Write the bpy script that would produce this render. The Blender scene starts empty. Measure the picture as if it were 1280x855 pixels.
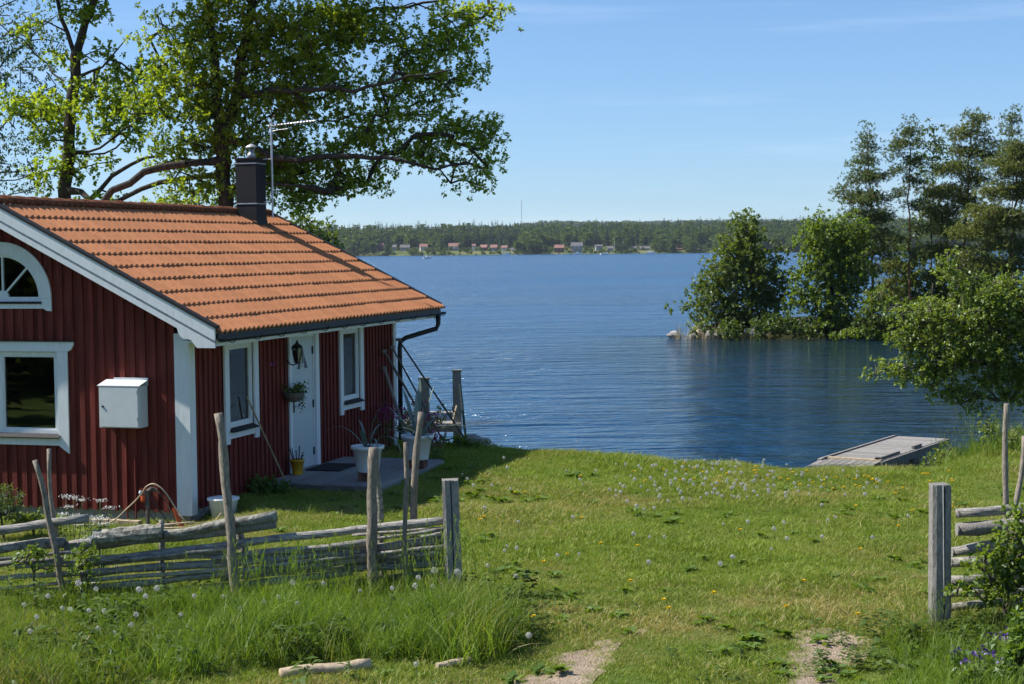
import bpy, math, random
import numpy as np
from math import sin, cos, tan, atan, atan2, pi, radians, sqrt, ceil
from mathutils import Vector, Matrix, noise

S = bpy.context.scene
COL = S.collection
random.seed(7)
RNG = np.random.default_rng(7)

# ------------------------------------------------------------------ camera
FPX, CAMH = 2100.0, 3.5
PITCH, ROLL = atan(115.5 / FPX), radians(-0.57)
cam_d = bpy.data.cameras.new('camera')
cam = bpy.data.objects.new('camera', cam_d)
COL.objects.link(cam)
cam_d.sensor_width = 36.0
cam_d.lens = FPX / 1280.0 * 36.0
cam_d.clip_start = 0.1
cam_d.clip_end = 20000
R = Matrix.Rotation(pi / 2 - PITCH, 3, 'X') @ Matrix.Rotation(ROLL, 3, 'Z')
cam.matrix_world = Matrix.Translation((0, 0, CAMH)) @ R.to_4x4()
S.camera = cam

# ------------------------------------------------------------------ world, sun
SUN_EL = radians(48)
SUN_DIR = Vector((-0.9955 * cos(SUN_EL), 0.095 * cos(SUN_EL), sin(SUN_EL)))   # towards the sun
W = bpy.data.worlds.new('World')
S.world = W
W.use_nodes = True
wn = W.node_tree
for n in list(wn.nodes):
    wn.nodes.remove(n)
wo = wn.nodes.new('ShaderNodeOutputWorld')
bg = wn.nodes.new('ShaderNodeBackground')
sky = wn.nodes.new('ShaderNodeTexSky')
sky.sky_type = 'NISHITA'
sky.sun_disc = False
sky.sun_elevation = SUN_EL
sky.sun_rotation = atan2(SUN_DIR.x, SUN_DIR.y)
sky.altitude = 0
sky.air_density = 1.0
sky.dust_density = 0.3
sky.ozone_density = 9.0
bg.inputs['Strength'].default_value = 0.102
tcw = wn.nodes.new('ShaderNodeTexCoord'); adw = wn.nodes.new('ShaderNodeVectorMath'); adw.operation = 'ADD'; adw.inputs[1].default_value = (0, 0, .03)
nmw = wn.nodes.new('ShaderNodeVectorMath'); nmw.operation = 'NORMALIZE'
wn.links.new(tcw.outputs['Generated'], adw.inputs[0]); wn.links.new(adw.outputs[0], nmw.inputs[0]); wn.links.new(nmw.outputs[0], sky.inputs[0])
cm_ = wn.nodes.new('ShaderNodeMapping'); cm_.inputs['Rotation'].default_value = (0, radians(-4), radians(20)); cm_.inputs['Scale'].default_value = (2.2, 2.2, 34)
cn_ = wn.nodes.new('ShaderNodeTexNoise'); cn_.inputs['Scale'].default_value = 1.3; cn_.inputs['Detail'].default_value = 6; cn_.inputs['Roughness'].default_value = .6
cr_ = wn.nodes.new('ShaderNodeMapRange'); cr_.inputs[1].default_value = .52; cr_.inputs[2].default_value = .8; cr_.inputs[3].default_value = 0; cr_.inputs[4].default_value = .22
wn.links.new(tcw.outputs['Generated'], cm_.inputs[0])
mxw = wn.nodes.new('ShaderNodeMixRGB'); mxw.inputs[2].default_value = (7.6, 8.3, 9.0, 1)
wn.links.new(cm_.outputs[0], cn_.inputs['Vector']); wn.links.new(cn_.outputs[0], cr_.inputs[0]); wn.links.new(cr_.outputs[0], mxw.inputs[0])
wn.links.new(sky.outputs[0], mxw.inputs[1])
wn.links.new(mxw.outputs[0], bg.inputs['Color'])
wn.links.new(bg.outputs[0], wo.inputs['Surface'])

sun_d = bpy.data.lights.new('sun', 'SUN')
sun_d.energy = 5.0
sun_d.angle = radians(0.53)
sun_d.color = (1.0, 0.955, 0.88)
sun = bpy.data.objects.new('sun', sun_d)
COL.objects.link(sun)
sun.rotation_euler = SUN_DIR.to_track_quat('Z', 'Y').to_euler()
sun.location = (-30, 10, 40)

S.view_settings.view_transform = 'Standard'
S.view_settings.look = 'None'
S.view_settings.exposure = 0.62
S.view_settings.gamma = 1.0
S.cycles.max_bounces = 6
S.cycles.diffuse_bounces = 3
S.cycles.glossy_bounces = 3
S.cycles.transmission_bounces = 4
S.cycles.transparent_max_bounces = 12
S.cycles.volume_bounces = 0
S.cycles.sample_clamp_indirect = 4.0

# ------------------------------------------------------------------ photo geometry helpers
def ray(x, y):
    return R @ Vector(((x - 640) / FPX, -(y - 427.5) / FPX, -1))

def P(x, y, z=0.0):
    d = ray(x, y)
    return Vector((0, 0, CAMH)) + d * ((z - CAMH) / d.z)

def PY(x, y, Y):
    d = ray(x, y)
    return Vector((0, 0, CAMH)) + d * (Y / d.y)

HA = radians(16.2)
C0 = P(239, 641)
UD = Vector((cos(HA), -sin(HA), 0))
VD = Vector((sin(HA), cos(HA), 0))

def H(u, v, z=0.0):
    return C0 + UD * u + VD * v + Vector((0, 0, z))

def HL(p):      # world -> house local
    q = p - C0
    return Vector((q.dot(UD), q.dot(VD), q.z))

# ------------------------------------------------------------------ mesh builders
class MB:
    def __init__(s):
        s.v = []; s.f = []
    def add(s, vs, fs):
        o = len(s.v)
        s.v += [tuple(p) for p in vs]
        s.f += [tuple(i + o for i in f) for f in fs]
        return s
    def box(s, x0, x1, y0, y1, z0, z1, M=None):
        vs = [Vector((x, y, z)) for z in (z0, z1) for y in (y0, y1) for x in (x0, x1)]
        if M: vs = [M @ p for p in vs]
        return s.add(vs, [(0, 2, 3, 1), (4, 5, 7, 6), (0, 1, 5, 4), (2, 6, 7, 3), (0, 4, 6, 2), (1, 3, 7, 5)])
    def bar(s, a, b, w, h, up=Vector((0, 0, 1))):
        a = Vector(a); b = Vector(b); d = (b - a); L = d.length; d.normalize()
        x = d.cross(up)
        if x.length < 1e-4: x = d.cross(Vector((1, 0, 0)))
        x.normalize(); z = x.cross(d)
        vs = [a + x * sx * w / 2 + z * sz * h / 2 + d * t for t in (0, L) for sz in (-1, 1) for sx in (-1, 1)]
        return s.add(vs, [(0, 1, 3, 2), (4, 6, 7, 5), (0, 4, 5, 1), (2, 3, 7, 6), (0, 2, 6, 4), (1, 5, 7, 3)])
    def tube(s, pts, rad, n=6, cap=True, jit=0.0, flat=1.0):
        pts = [Vector(p) for p in pts]
        if not hasattr(rad, '__len__'): rad = [rad] * len(pts)
        prev = None; rings = []
        for i, p in enumerate(pts):
            d = (pts[min(i + 1, len(pts) - 1)] - pts[max(i - 1, 0)])
            d.normalize()
            if prev is None:
                prev = d.cross(Vector((0, 0, 1)))
                if prev.length < 1e-3: prev = d.cross(Vector((1, 0, 0)))
            x = prev - d * prev.dot(d); x.normalize(); prev = x
            y = d.cross(x)
            ring = []
            for k in range(n):
                a = 2 * pi * k / n
                r = rad[i] * (1 + random.uniform(-jit, jit))
                ring.append(p + x * cos(a) * r + y * sin(a) * r * flat)
            rings.append(ring)
        vs = [q for r in rings for q in r]
        fs = []
        for i in range(len(pts) - 1):
            for k in range(n):
                a = i * n + k; b = i * n + (k + 1) % n
                fs.append((a, b, b + n, a + n))
        if cap:
            fs.append(tuple(range(n - 1, -1, -1)))
            fs.append(tuple(range((len(pts) - 1) * n, len(pts) * n)))
        return s.add(vs, fs)
    def lathe(s, prof, c=(0, 0, 0), n=16, closed=True):
        c = Vector(c); vs = []; fs = []
        for (r, z) in prof:
            for k in range(n):
                a = 2 * pi * k / n
                vs.append(c + Vector((r * cos(a), r * sin(a), z)))
        for i in range(len(prof) - 1):
            for k in range(n):
                a = i * n + k; b = i * n + (k + 1) % n
                fs.append((a, b, b + n, a + n))
        if closed:
            fs.append(tuple(range(n - 1, -1, -1)))
            fs.append(tuple(range((len(prof) - 1) * n, len(prof) * n)))
        return s.add(vs, fs)
    def prism(s, poly, lo, hi, axis='y'):
        n = len(poly); vs = []
        for t in (lo, hi):
            for (a, b) in poly:
                vs.append({'y': (a, t, b), 'x': (t, a, b), 'z': (a, b, t)}[axis])
        fs = [tuple(range(n - 1, -1, -1)), tuple(range(n, 2 * n))]
        for k in range(n):
            fs.append((k, (k + 1) % n, (k + 1) % n + n, k + n))
        return s.add(vs, fs)
    def strip(s, pts, widths, side, fold=0.0):
        """a leaf blade: centreline pts, widths, side vector, V-fold"""
        o = len(s.v); n = len(pts)
        for p, w in zip(pts, widths):
            p = Vector(p)
            s.v += [tuple(p - side * w / 2 + Vector((0, 0, fold * w))), tuple(p), tuple(p + side * w / 2 + Vector((0, 0, fold * w)))]
        for i in range(n - 1):
            a = o + i * 3
            s.f += [(a, a + 1, a + 4, a + 3), (a + 1, a + 2, a + 5, a + 4)]
        return s
    def mesh(s, name, mat, smooth=False, fixn=True):
        m = bpy.data.meshes.new(name)
        m.from_pydata(s.v, [], s.f)
        if fixn:
            import bmesh
            b = bmesh.new(); b.from_mesh(m)
            bmesh.ops.recalc_face_normals(b, faces=b.faces)
            b.to_mesh(m); b.free()
        if smooth: m.shade_smooth()
        if mat: m.materials.append(mat)
        return m
    def build(s, name, mat, parent=None, smooth=False, loc=None, fixn=True):
        return link(name, s.mesh(name, mat, smooth, fixn), parent, loc)

def link(name, mesh, parent=None, loc=None):
    o = bpy.data.objects.new(name, mesh)
    COL.objects.link(o)
    if parent: o.parent = parent
    if loc is not None: o.location = loc
    return o

def tag(o, label=None, cat=None, group=None, kind=None):
    if label: o['label'] = label
    if cat: o['category'] = cat
    if group: o['group'] = group
    if kind: o['kind'] = kind
    return o

def empty(name, loc=(0, 0, 0), rz=0.0, label=None, cat=None, group=None):
    o = bpy.data.objects.new(name, None)
    COL.objects.link(o)
    o.empty_display_size = 0.1
    o.location = loc
    o.rotation_euler = (0, 0, rz)
    return tag(o, label, cat, group)

def copy_tree(o, loc=None, rot=None, scale=None, label=None):
    c = o.copy(); COL.objects.link(c)
    if loc is not None: c.location = loc
    if rot is not None: c.rotation_euler = rot
    if scale is not None: c.scale = (scale,) * 3
    if label: c['label'] = label
    for ch in o.children:
        k = ch.copy(); COL.objects.link(k); k.parent = c
        for g in ch.children:
            q = g.copy(); COL.objects.link(q); q.parent = k
    return c

def np_mesh(name, V, Fq, mat, smooth=False):
    m = bpy.data.meshes.new(name)
    k = Fq.shape[1]
    m.vertices.add(len(V)); m.vertices.foreach_set('co', V.astype(np.float32).ravel())
    m.loops.add(Fq.size); m.loops.foreach_set('vertex_index', Fq.astype(np.int32).ravel())
    m.polygons.add(len(Fq))
    m.polygons.foreach_set('loop_start', np.arange(0, Fq.size, k, dtype=np.int32))
    m.polygons.foreach_set('loop_total', np.full(len(Fq), k, dtype=np.int32))
    m.update(calc_edges=True)
    if smooth: m.shade_smooth()
    if mat: m.materials.append(mat)
    return m

def unit(a):
    return a / np.maximum(np.linalg.norm(a, axis=1, keepdims=True), 1e-9)

def leaves_mesh(name, c, d, nrm, L, Wd, mat, fold=0.18):
    """rhombic folded leaves: centre c, direction d, normal nrm"""
    N = len(c)
    d = unit(d); s = unit(np.cross(d, nrm)); n = np.cross(s, d)
    L = np.broadcast_to(np.asarray(L, float).reshape(-1, 1), (N, 1)); Wd = np.broadcast_to(np.asarray(Wd, float).reshape(-1, 1), (N, 1))
    V = np.empty((N, 4, 3))
    V[:, 0] = c - d * L * .5
    V[:, 1] = c + s * Wd * .5 + n * Wd * fold + d * L * .08
    V[:, 2] = c + d * L * .5 - n * L * .08
    V[:, 3] = c - s * Wd * .5 + n * Wd * fold + d * L * .08
    F = np.arange(N * 4).reshape(N, 4)
    return np_mesh(name, V.reshape(-1, 3), F, mat)

# ------------------------------------------------------------------ materials
def newmat(name):
    m = bpy.data.materials.new(name); m.use_nodes = True
    nt = m.node_tree
    for n in list(nt.nodes): nt.nodes.remove(n)
    out = nt.nodes.new('ShaderNodeOutputMaterial')
    return m, nt, out

def N(nt, typ, **kw):
    n = nt.nodes.new(typ)
    for k, v in kw.items():
        if k.startswith('i_'): n.inputs[k[2:].replace('_', ' ')].default_value = v
        else: setattr(n, k, v)
    return n

def ramp(nt, fac, stops):
    r = N(nt, 'ShaderNodeValToRGB')
    el = r.color_ramp.elements
    while len(el) < len(stops): el.new(0.5)
    for e, (p, c) in zip(el, stops):
        e.position = p; e.color = (*c, 1) if len(c) == 3 else c
    nt.links.new(fac, r.inputs[0])
    return r.outputs[0]

def simple(name, col, rough=0.6, metal=0.0, var=0.12, nscale=8.0, bump=0.15, bscale=40.0, stretch=(1, 1, 1), col2=None, spec=0.4, island=0.0, dirt=None):
    """colour with noise variation, stretched grain bump"""
    m, nt, out = newmat(name); L = nt.links
    b = N(nt, 'ShaderNodeBsdfPrincipled'); L.new(b.outputs[0], out.inputs[0])
    b.inputs['Roughness'].default_value = rough
    b.inputs['Metallic'].default_value = metal
    b.inputs['Specular IOR Level'].default_value = spec
    tc = N(nt, 'ShaderNodeTexCoord'); mp = N(nt, 'ShaderNodeMapping'); mp.inputs['Scale'].default_value = stretch
    L.new(tc.outputs['Object'], mp.inputs[0])
    n1 = N(nt, 'ShaderNodeTexNoise'); n1.inputs['Scale'].default_value = nscale; n1.inputs['Detail'].default_value = 6
    L.new(mp.outputs[0], n1.inputs['Vector'])
    c2 = col2 or tuple(min(1, x * (1 + var * 2.2)) for x in col)
    c1 = tuple(x * (1 - var * 2.2) for x in col) if not col2 else col
    cc = ramp(nt, n1.outputs[0], [(0.3, c1), (0.7, c2)])
    if island:
        g = N(nt, 'ShaderNodeObjectInfo'); hsv = N(nt, 'ShaderNodeHueSaturation')
        mr = N(nt, 'ShaderNodeMapRange'); L.new(g.outputs['Random'], mr.inputs[0])
        mr.inputs[3].default_value = 1 - island; mr.inputs[4].default_value = 1 + island
        L.new(mr.outputs[0], hsv.inputs['Value']); L.new(cc, hsv.inputs['Color']); cc = hsv.outputs[0]
    if dirt:
        n3 = N(nt, 'ShaderNodeTexNoise'); n3.inputs['Scale'].default_value = dirt[1]; n3.inputs['Detail'].default_value = 8; n3.inputs['Roughness'].default_value = .7
        L.new(tc.outputs['Object'], n3.inputs['Vector'])
        k = ramp(nt, n3.outputs[0], [(dirt[2], (0, 0, 0)), (dirt[2] + .12, (1, 1, 1))])
        mx = N(nt, 'ShaderNodeMixRGB'); L.new(k, mx.inputs[0]); L.new(cc, mx.inputs[1]); mx.inputs[2].default_value = (*dirt[0], 1); cc = mx.outputs[0]
    L.new(cc, b.inputs['Base Color'])
    if bump:
        n2 = N(nt, 'ShaderNodeTexNoise'); n2.inputs['Scale'].default_value = bscale; n2.inputs['Detail'].default_value = 5
        L.new(mp.outputs[0], n2.inputs['Vector'])
        bp = N(nt, 'ShaderNodeBump'); bp.inputs['Strength'].default_value = bump; bp.inputs['Distance'].default_value = 0.02
        L.new(n2.outputs[0], bp.inputs['Height']); L.new(bp.outputs[0], b.inputs['Normal'])
    return m

def leafmat(name, dark, mid, light, trans=0.35, gloss=0.06, wscale=0.6, transcol=None):
    m, nt, out = newmat(name); L = nt.links
    geo = N(nt, 'ShaderNodeNewGeometry')
    n1 = N(nt, 'ShaderNodeTexNoise'); n1.inputs['Scale'].default_value = wscale; n1.inputs['Detail'].default_value = 2
    L.new(geo.outputs['Position'], n1.inputs['Vector'])
    ad = N(nt, 'ShaderNodeMath', operation='MULTIPLY_ADD'); L.new(geo.outputs['Random Per Island'], ad.inputs[0]); ad.inputs[1].default_value = .55
    m2 = N(nt, 'ShaderNodeMath', operation='MULTIPLY'); L.new(n1.outputs[0], m2.inputs[0]); m2.inputs[1].default_value = .5
    L.new(m2.outputs[0], ad.inputs[2])
    cc = ramp(nt, ad.outputs[0], [(0.1, dark), (0.5, mid), (0.92, light)])
    df = N(nt, 'ShaderNodeBsdfDiffuse'); tr = N(nt, 'ShaderNodeBsdfTranslucent'); gl = N(nt, 'ShaderNodeBsdfGlossy'); gl.inputs['Roughness'].default_value = .5
    L.new(cc, df.inputs[0])
    hs = N(nt, 'ShaderNodeMixRGB', blend_type='MULTIPLY'); hs.inputs[0].default_value = 1
    tcx = transcol or (2.1, 1.9, .55)
    hs.inputs[2].default_value = (*tcx, 1); L.new(cc, hs.inputs[1]); L.new(hs.outputs[0], tr.inputs[0])
    a = N(nt, 'ShaderNodeMixShader'); a.inputs[0].default_value = trans; L.new(df.outputs[0], a.inputs[1]); L.new(tr.outputs[0], a.inputs[2])
    b = N(nt, 'ShaderNodeMixShader'); b.inputs[0].default_value = gloss; L.new(a.outputs[0], b.inputs[1]); L.new(gl.outputs[0], b.inputs[2])
    gl.inputs[0].default_value = (.9, .95, 1, 1)
    L.new(b.outputs[0], out.inputs[0])
    return m

M = {}
M['red'] = simple('falu_red_paint', (.150, .026, .018), .75, var=.16, nscale=3, bump=.35, bscale=30, stretch=(6, 6, .6), island=.14, spec=.25)
M['white'] = simple('white_paint', (.72, .74, .74), .45, var=.03, nscale=5, bump=.12, bscale=25, stretch=(4, 4, .8), dirt=((.45, .46, .42), 3, .66))
M['door'] = simple('door_paint', (.50, .56, .56), .4, var=.02, bump=.03)
M['tile'] = simple('clay_tile', (.425, .178, .080), .85, var=.06, nscale=9, bump=.3, bscale=60, island=.09, spec=.2, dirt=((.27, .12, .055), 11, .66))
M['ridge'] = simple('mossy_ridge_tile', (.17, .055, .025), .9, var=.3, nscale=9, bump=.6, bscale=30, island=.2, spec=.2, dirt=((.10, .09, .04), 9, .52))
M['black'] = simple('black_sheet_metal', (.009, .009, .010), .65, metal=.0, var=.15, bump=.05)
M['gutter'] = simple('black_gutter_paint', (.010, .011, .013), .4, var=.1, bump=.02, spec=.35)
M['steel'] = simple('galvanised_steel', (.42, .43, .44), .6, metal=.6, var=.1, nscale=20, bump=.03)
M['alu'] = simple('antenna_aluminium', (.5, .51, .53), .45, metal=.7, var=.05, bump=0)
M['concrete'] = simple('foundation_concrete', (.30, .27, .23), .95, var=.12, nscale=12, bump=.5, bscale=60)
M['grey_wood'] = simple('weathered_grey_wood', (.18, .165, .148), .9, var=.3, nscale=14, bump=.8, bscale=30, stretch=(6, 6, .9), col2=(.40, .375, .34), island=.12, spec=.15, dirt=((.07, .062, .05), 9, .60))
M['grey_wood_h'] = simple('weathered_grey_rail', (.16, .148, .132), .9, var=.3, nscale=10, bump=.9, bscale=24, stretch=(.9, 7, 7), col2=(.50, .475, .43), island=.14, spec=.15, dirt=((.075, .07, .055), 7, .60))
M['bark_rail'] = simple('bark_and_lichen', (.10, .09, .07), .95, var=.3, nscale=18, bump=1, bscale=30, col2=(.36, .35, .30), spec=.1)
M['pole'] = simple('stake_wood', (.16, .135, .105), .9, nscale=14, bump=.8, bscale=30, stretch=(5, 5, .9), col2=(.36, .31, .25), island=.12, spec=.15, dirt=((.09, .08, .05), 12, .58))
M['cutwood'] = simple('cut_wood_end', (.42, .33, .22), .85, var=.15, nscale=20, bump=.2)
M['deckwood'] = simple('deck_plank', (.22, .21, .20), .85, nscale=9, bump=.4, bscale=30, stretch=(1, 8, 8), col2=(.34, .33, .315), island=.15, spec=.2)
M['pier'] = simple('pier_plank', (.20, .188, .170), .85, nscale=9, bump=.4, bscale=30, stretch=(1, 8, 8), col2=(.34, .32, .29), island=.18, spec=.2)
M['pierdark'] = simple('pier_beam', (.11, .10, .09), .9, nscale=8, bump=.4, bscale=30, col2=(.2, .185, .17))
M['bark'] = simple('tree_bark', (.032, .027, .022), .95, nscale=6, bump=1, bscale=12, stretch=(3, 3, .7), col2=(.08, .068, .055), spec=.1)
M['pinebark'] = simple('pine_bark', (.14, .075, .045), .95, nscale=4, bump=.8, bscale=10, col2=(.25, .13, .075), spec=.1)
M['branch'] = simple('branch_bark', (.055, .045, .036), .95, nscale=6, bump=.6, bscale=14, col2=(.12, .10, .085), spec=.1)
M['plastic_w'] = simple('white_plastic', (.72, .72, .70), .35, var=.03, bump=0, dirt=((.5, .49, .44), 6, .62))
M['cabinet'] = simple('cabinet_grey_paint', (.62, .64, .64), .45, var=.02, bump=.02, dirt=((.5, .5, .48), 3, .64))
M['yellow'] = simple('yellow_glaze', (.62, .33, .02), .4, var=.1, bump=0)
M['brick'] = simple('dark_brick', (.14, .06, .04), .9, var=.25, nscale=14, bump=.5, island=.2)
M['rubber'] = simple('doormat_fibre', (.02, .018, .017), .95, var=.3, nscale=60, bump=.8, bscale=150)
M['hose'] = simple('garden_hose', (.42, .33, .22), .5, var=.1, bump=0)
M['orange'] = simple('orange_plastic', (.62, .10, .025), .4, var=.06, bump=0)
M['tool'] = simple('tool_handle', (.12, .10, .085), .7, var=.2, bump=.2)
M['toolblue'] = simple('painted_pole', (.05, .075, .075), .5, var=.1, bump=0)
M['rock'] = simple('shore_rock', (.17, .155, .14), .95, var=.3, nscale=4, bump=.8, bscale=9, col2=(.36, .34, .31), spec=.1)
M['soil'] = simple('soil', (.05, .035, .022), 1, var=.3, nscale=20, bump=.8)
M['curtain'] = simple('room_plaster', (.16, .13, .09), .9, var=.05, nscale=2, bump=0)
M['lamp'] = simple('lamp_glass_frame', (.012, .012, .013), .5, var=.1, bump=0)
M['farred'] = simple('far_red_wall', (.15, .05, .04), .8, var=.05, bump=0)
M['farwhite'] = simple('far_white_wall', (.52, .50, .46), .8, var=.04, bump=0)
M['fargrey'] = simple('far_grey_wall', (.28, .30, .32), .8, var=.04, bump=0)
M['farroof'] = simple('far_tile_roof', (.25, .13, .10), .85, var=.1, bump=0)
M['farroofgrey'] = simple('far_dark_roof', (.13, .12, .125), .85, var=.1, bump=0)
M['farglass'] = simple('far_window_glass', (.03, .035, .045), .15, var=.1, bump=0, spec=.6)
M['boat'] = simple('boat_hull_white', (.78, .78, .77), .4, var=.02, bump=0)
M['pinkflower'] = leafmat('pink_petal', (.20, .02, .10), (.30, .035, .16), (.42, .07, .24), .3, .02, 3, (1.3, 1, 1))
M['purple'] = leafmat('purple_petal', (.04, .018, .11), (.07, .03, .19), (.12, .055, .28), .3, .04, 3, (1.2, 1, 1.3))
M['yellowflower'] = leafmat('yellow_petal', (.60, .40, .01), (.72, .52, .015), (.8, .62, .03), .25, .02, 3, (1, 1, .6))
M['whiteflower'] = leafmat('white_petal', (.62, .60, .55), (.72, .71, .66), (.82, .81, .78), .3, .02, 3, (1, 1, 1))
M['clockhair'] = leafmat('seed_head_hair', (.46, .46, .42), (.56, .56, .52), (.68, .68, .64), .5, .0, 3, (1, 1, 1))
M['oakleaf'] = leafmat('oak_leaf', (.10, .16, .014), (.18, .26, .025), (.28, .35, .045), .58, .03, .35)
M['birchleaf'] = leafmat('birch_leaf', (.055, .090, .035), (.085, .135, .045), (.13, .18, .06), .35, .05, .5)
M['alderleaf'] = leafmat('alder_leaf', (.060, .10, .020), (.105, .155, .030), (.175, .215, .052), .38, .03, .25)
M['limeleaf'] = leafmat('bright_leaf', (.075, .125, .016), (.12, .185, .024), (.18, .25, .040), .42, .03, .3)
M['pineneedle'] = leafmat('pine_needle', (.08, .11, .035), (.13, .17, .05), (.20, .235, .08), .32, .03, .3, (1.2, 1.3, .7))
M['pinewarm'] = leafmat('warm_pine_needle', (.095, .118, .024), (.16, .185, .038), (.24, .255, .065), .32, .03, .3, (1.2, 1.3, .6))
M['appleleaf'] = leafmat('apple_leaf', (.085, .135, .022), (.14, .205, .036), (.23, .29, .075), .42, .045, .8)
M['weedleaf'] = leafmat('weed_leaf', (.065, .12, .018), (.10, .17, .026), (.15, .22, .045), .35, .035, 2)
M['darkweed'] = leafmat('dark_herb_leaf', (.045, .080, .016), (.07, .115, .022), (.105, .155, .035), .3, .025, 2)
M['agave'] = leafmat('agave_leaf', (.05, .09, .06), (.075, .125, .085), (.13, .17, .11), .1, .12, 3, (1.2, 1.2, .7))
M['farleaf'] = leafmat('far_broadleaf', (.045, .080, .020), (.080, .125, .030), (.13, .17, .05), .25, .01, .03)
M['farconifer'] = leafmat('far_conifer', (.020, .042, .018), (.036, .064, .024), (.065, .09, .032), .1, .01, .03, (1.4, 1.3, .7))
M['stalk'] = simple('dry_stalk', (.38, .30, .17), .8, var=.15, bump=0)
M['stem'] = simple('green_stem', (.12, .16, .05), .7, var=.15, bump=0)

def grassmat(name, stops, dry, trans=.3, dryfac=(.58, .72)):
    m, nt, out = newmat(name); L = nt.links
    geo = N(nt, 'ShaderNodeNewGeometry'); tc = N(nt, 'ShaderNodeTexCoord')
    n1 = N(nt, 'ShaderNodeTexNoise'); n1.inputs['Scale'].default_value = .75; n1.inputs['Detail'].default_value = 5; n1.inputs['Roughness'].default_value = .65
    L.new(geo.outputs['Position'], n1.inputs['Vector'])
    a = N(nt, 'ShaderNodeMath', operation='MULTIPLY_ADD'); L.new(geo.outputs['Random Per Island'], a.inputs[0]); a.inputs[1].default_value = .42
    b = N(nt, 'ShaderNodeMath', operation='MULTIPLY'); L.new(n1.outputs[0], b.inputs[0]); b.inputs[1].default_value = .72; L.new(b.outputs[0], a.inputs[2])
    cc = ramp(nt, a.outputs[0], stops)
    # dry straw among the blades: a per-blade and a patchy share
    n2 = N(nt, 'ShaderNodeTexNoise'); n2.inputs['Scale'].default_value = .28; n2.inputs['Detail'].default_value = 5; n2.inputs['Roughness'].default_value = .7
    mp = N(nt, 'ShaderNodeMapping'); mp.inputs['Location'].default_value = (13.3, 4.1, 0); L.new(geo.outputs['Position'], mp.inputs[0]); L.new(mp.outputs[0], n2.inputs['Vector'])
    oi = N(nt, 'ShaderNodeObjectInfo')
    h = N(nt, 'ShaderNodeMath', operation='MULTIPLY_ADD'); L.new(geo.outputs['Random Per Island'], h.inputs[0]); h.inputs[1].default_value = .22
    h3 = N(nt, 'ShaderNodeMath', operation='MULTIPLY_ADD'); L.new(oi.outputs['Random'], h3.inputs[0]); h3.inputs[1].default_value = .10; L.new(n2.outputs[0], h3.inputs[2])
    L.new(h3.outputs[0], h.inputs[2])
    k = ramp(nt, h.outputs[0], [(dryfac[0], (0, 0, 0)), (dryfac[1], (1, 1, 1))])
    mx = N(nt, 'ShaderNodeMixRGB'); L.new(k, mx.inputs[0]); L.new(cc, mx.inputs[1]); mx.inputs[2].default_value = (*dry, 1)
    df = N(nt, 'ShaderNodeBsdfDiffuse'); tr = N(nt, 'ShaderNodeBsdfTranslucent'); gl = N(nt, 'ShaderNodeBsdfGlossy'); gl.inputs['Roughness'].default_value = .5
    L.new(mx.outputs[0], df.inputs[0])
    hs = N(nt, 'ShaderNodeMixRGB', blend_type='MULTIPLY'); hs.inputs[0].default_value = 1; hs.inputs[2].default_value = (1.7, 1.7, .7, 1); L.new(mx.outputs[0], hs.inputs[1]); L.new(hs.outputs[0], tr.inputs[0])
    s1 = N(nt, 'ShaderNodeMixShader'); s1.inputs[0].default_value = trans; L.new(df.outputs[0], s1.inputs[1]); L.new(tr.outputs[0], s1.inputs[2])
    s2 = N(nt, 'ShaderNodeMixShader'); s2.inputs[0].default_value = .022; L.new(s1.outputs[0], s2.inputs[1]); L.new(gl.outputs[0], s2.inputs[2])
    L.new(s2.outputs[0], out.inputs[0])
    return m
M['grass'] = grassmat('lawn_grass', [(.2, (.11, .165, .018)), (.5, (.17, .24, .028)), (.8, (.26, .32, .052))], (.36, .30, .12), dryfac=(.685, .82))
M['rampwood'] = simple('dark_ramp_plank', (.15, .14, .125), .9, nscale=9, bump=.4, bscale=30, stretch=(8, 1, 8), col2=(.24, .225, .20), island=.2)
M['tallgrass'] = grassmat('meadow_grass', [(.2, (.08, .14, .014)), (.5, (.125, .20, .022)), (.8, (.19, .265, .038))], (.28, .22, .10), trans=.38, dryfac=(.74, .86))

def groundmat():
    m, nt, out = newmat('lawn_soil'); L = nt.links
    b = N(nt, 'ShaderNodeBsdfPrincipled'); b.inputs['Roughness'].default_value = 1; b.inputs['Specular IOR Level'].default_value = .1; L.new(b.outputs[0], out.inputs[0])
    g = N(nt, 'ShaderNodeNewGeometry')
    n = N(nt, 'ShaderNodeTexNoise'); n.inputs['Scale'].default_value = 1.3; n.inputs['Detail'].default_value = 9; n.inputs['Roughness'].default_value = .7; L.new(g.outputs['Position'], n.inputs['Vector'])
    L.new(ramp(nt, n.outputs[0], [(.3, (.05, .085, .014)), (.5, (.08, .12, .022)), (.72, (.14, .15, .045))]), b.inputs['Base Color'])
    n2 = N(nt, 'ShaderNodeTexNoise'); n2.inputs['Scale'].default_value = 30; n2.inputs['Detail'].default_value = 4; L.new(g.outputs['Position'], n2.inputs['Vector'])
    bp = N(nt, 'ShaderNodeBump'); bp.inputs['Strength'].default_value = .6; bp.inputs['Distance'].default_value = .05; L.new(n2.outputs[0], bp.inputs['Height']); L.new(bp.outputs[0], b.inputs['Normal'])
    return m
M['ground'] = groundmat()

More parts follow.
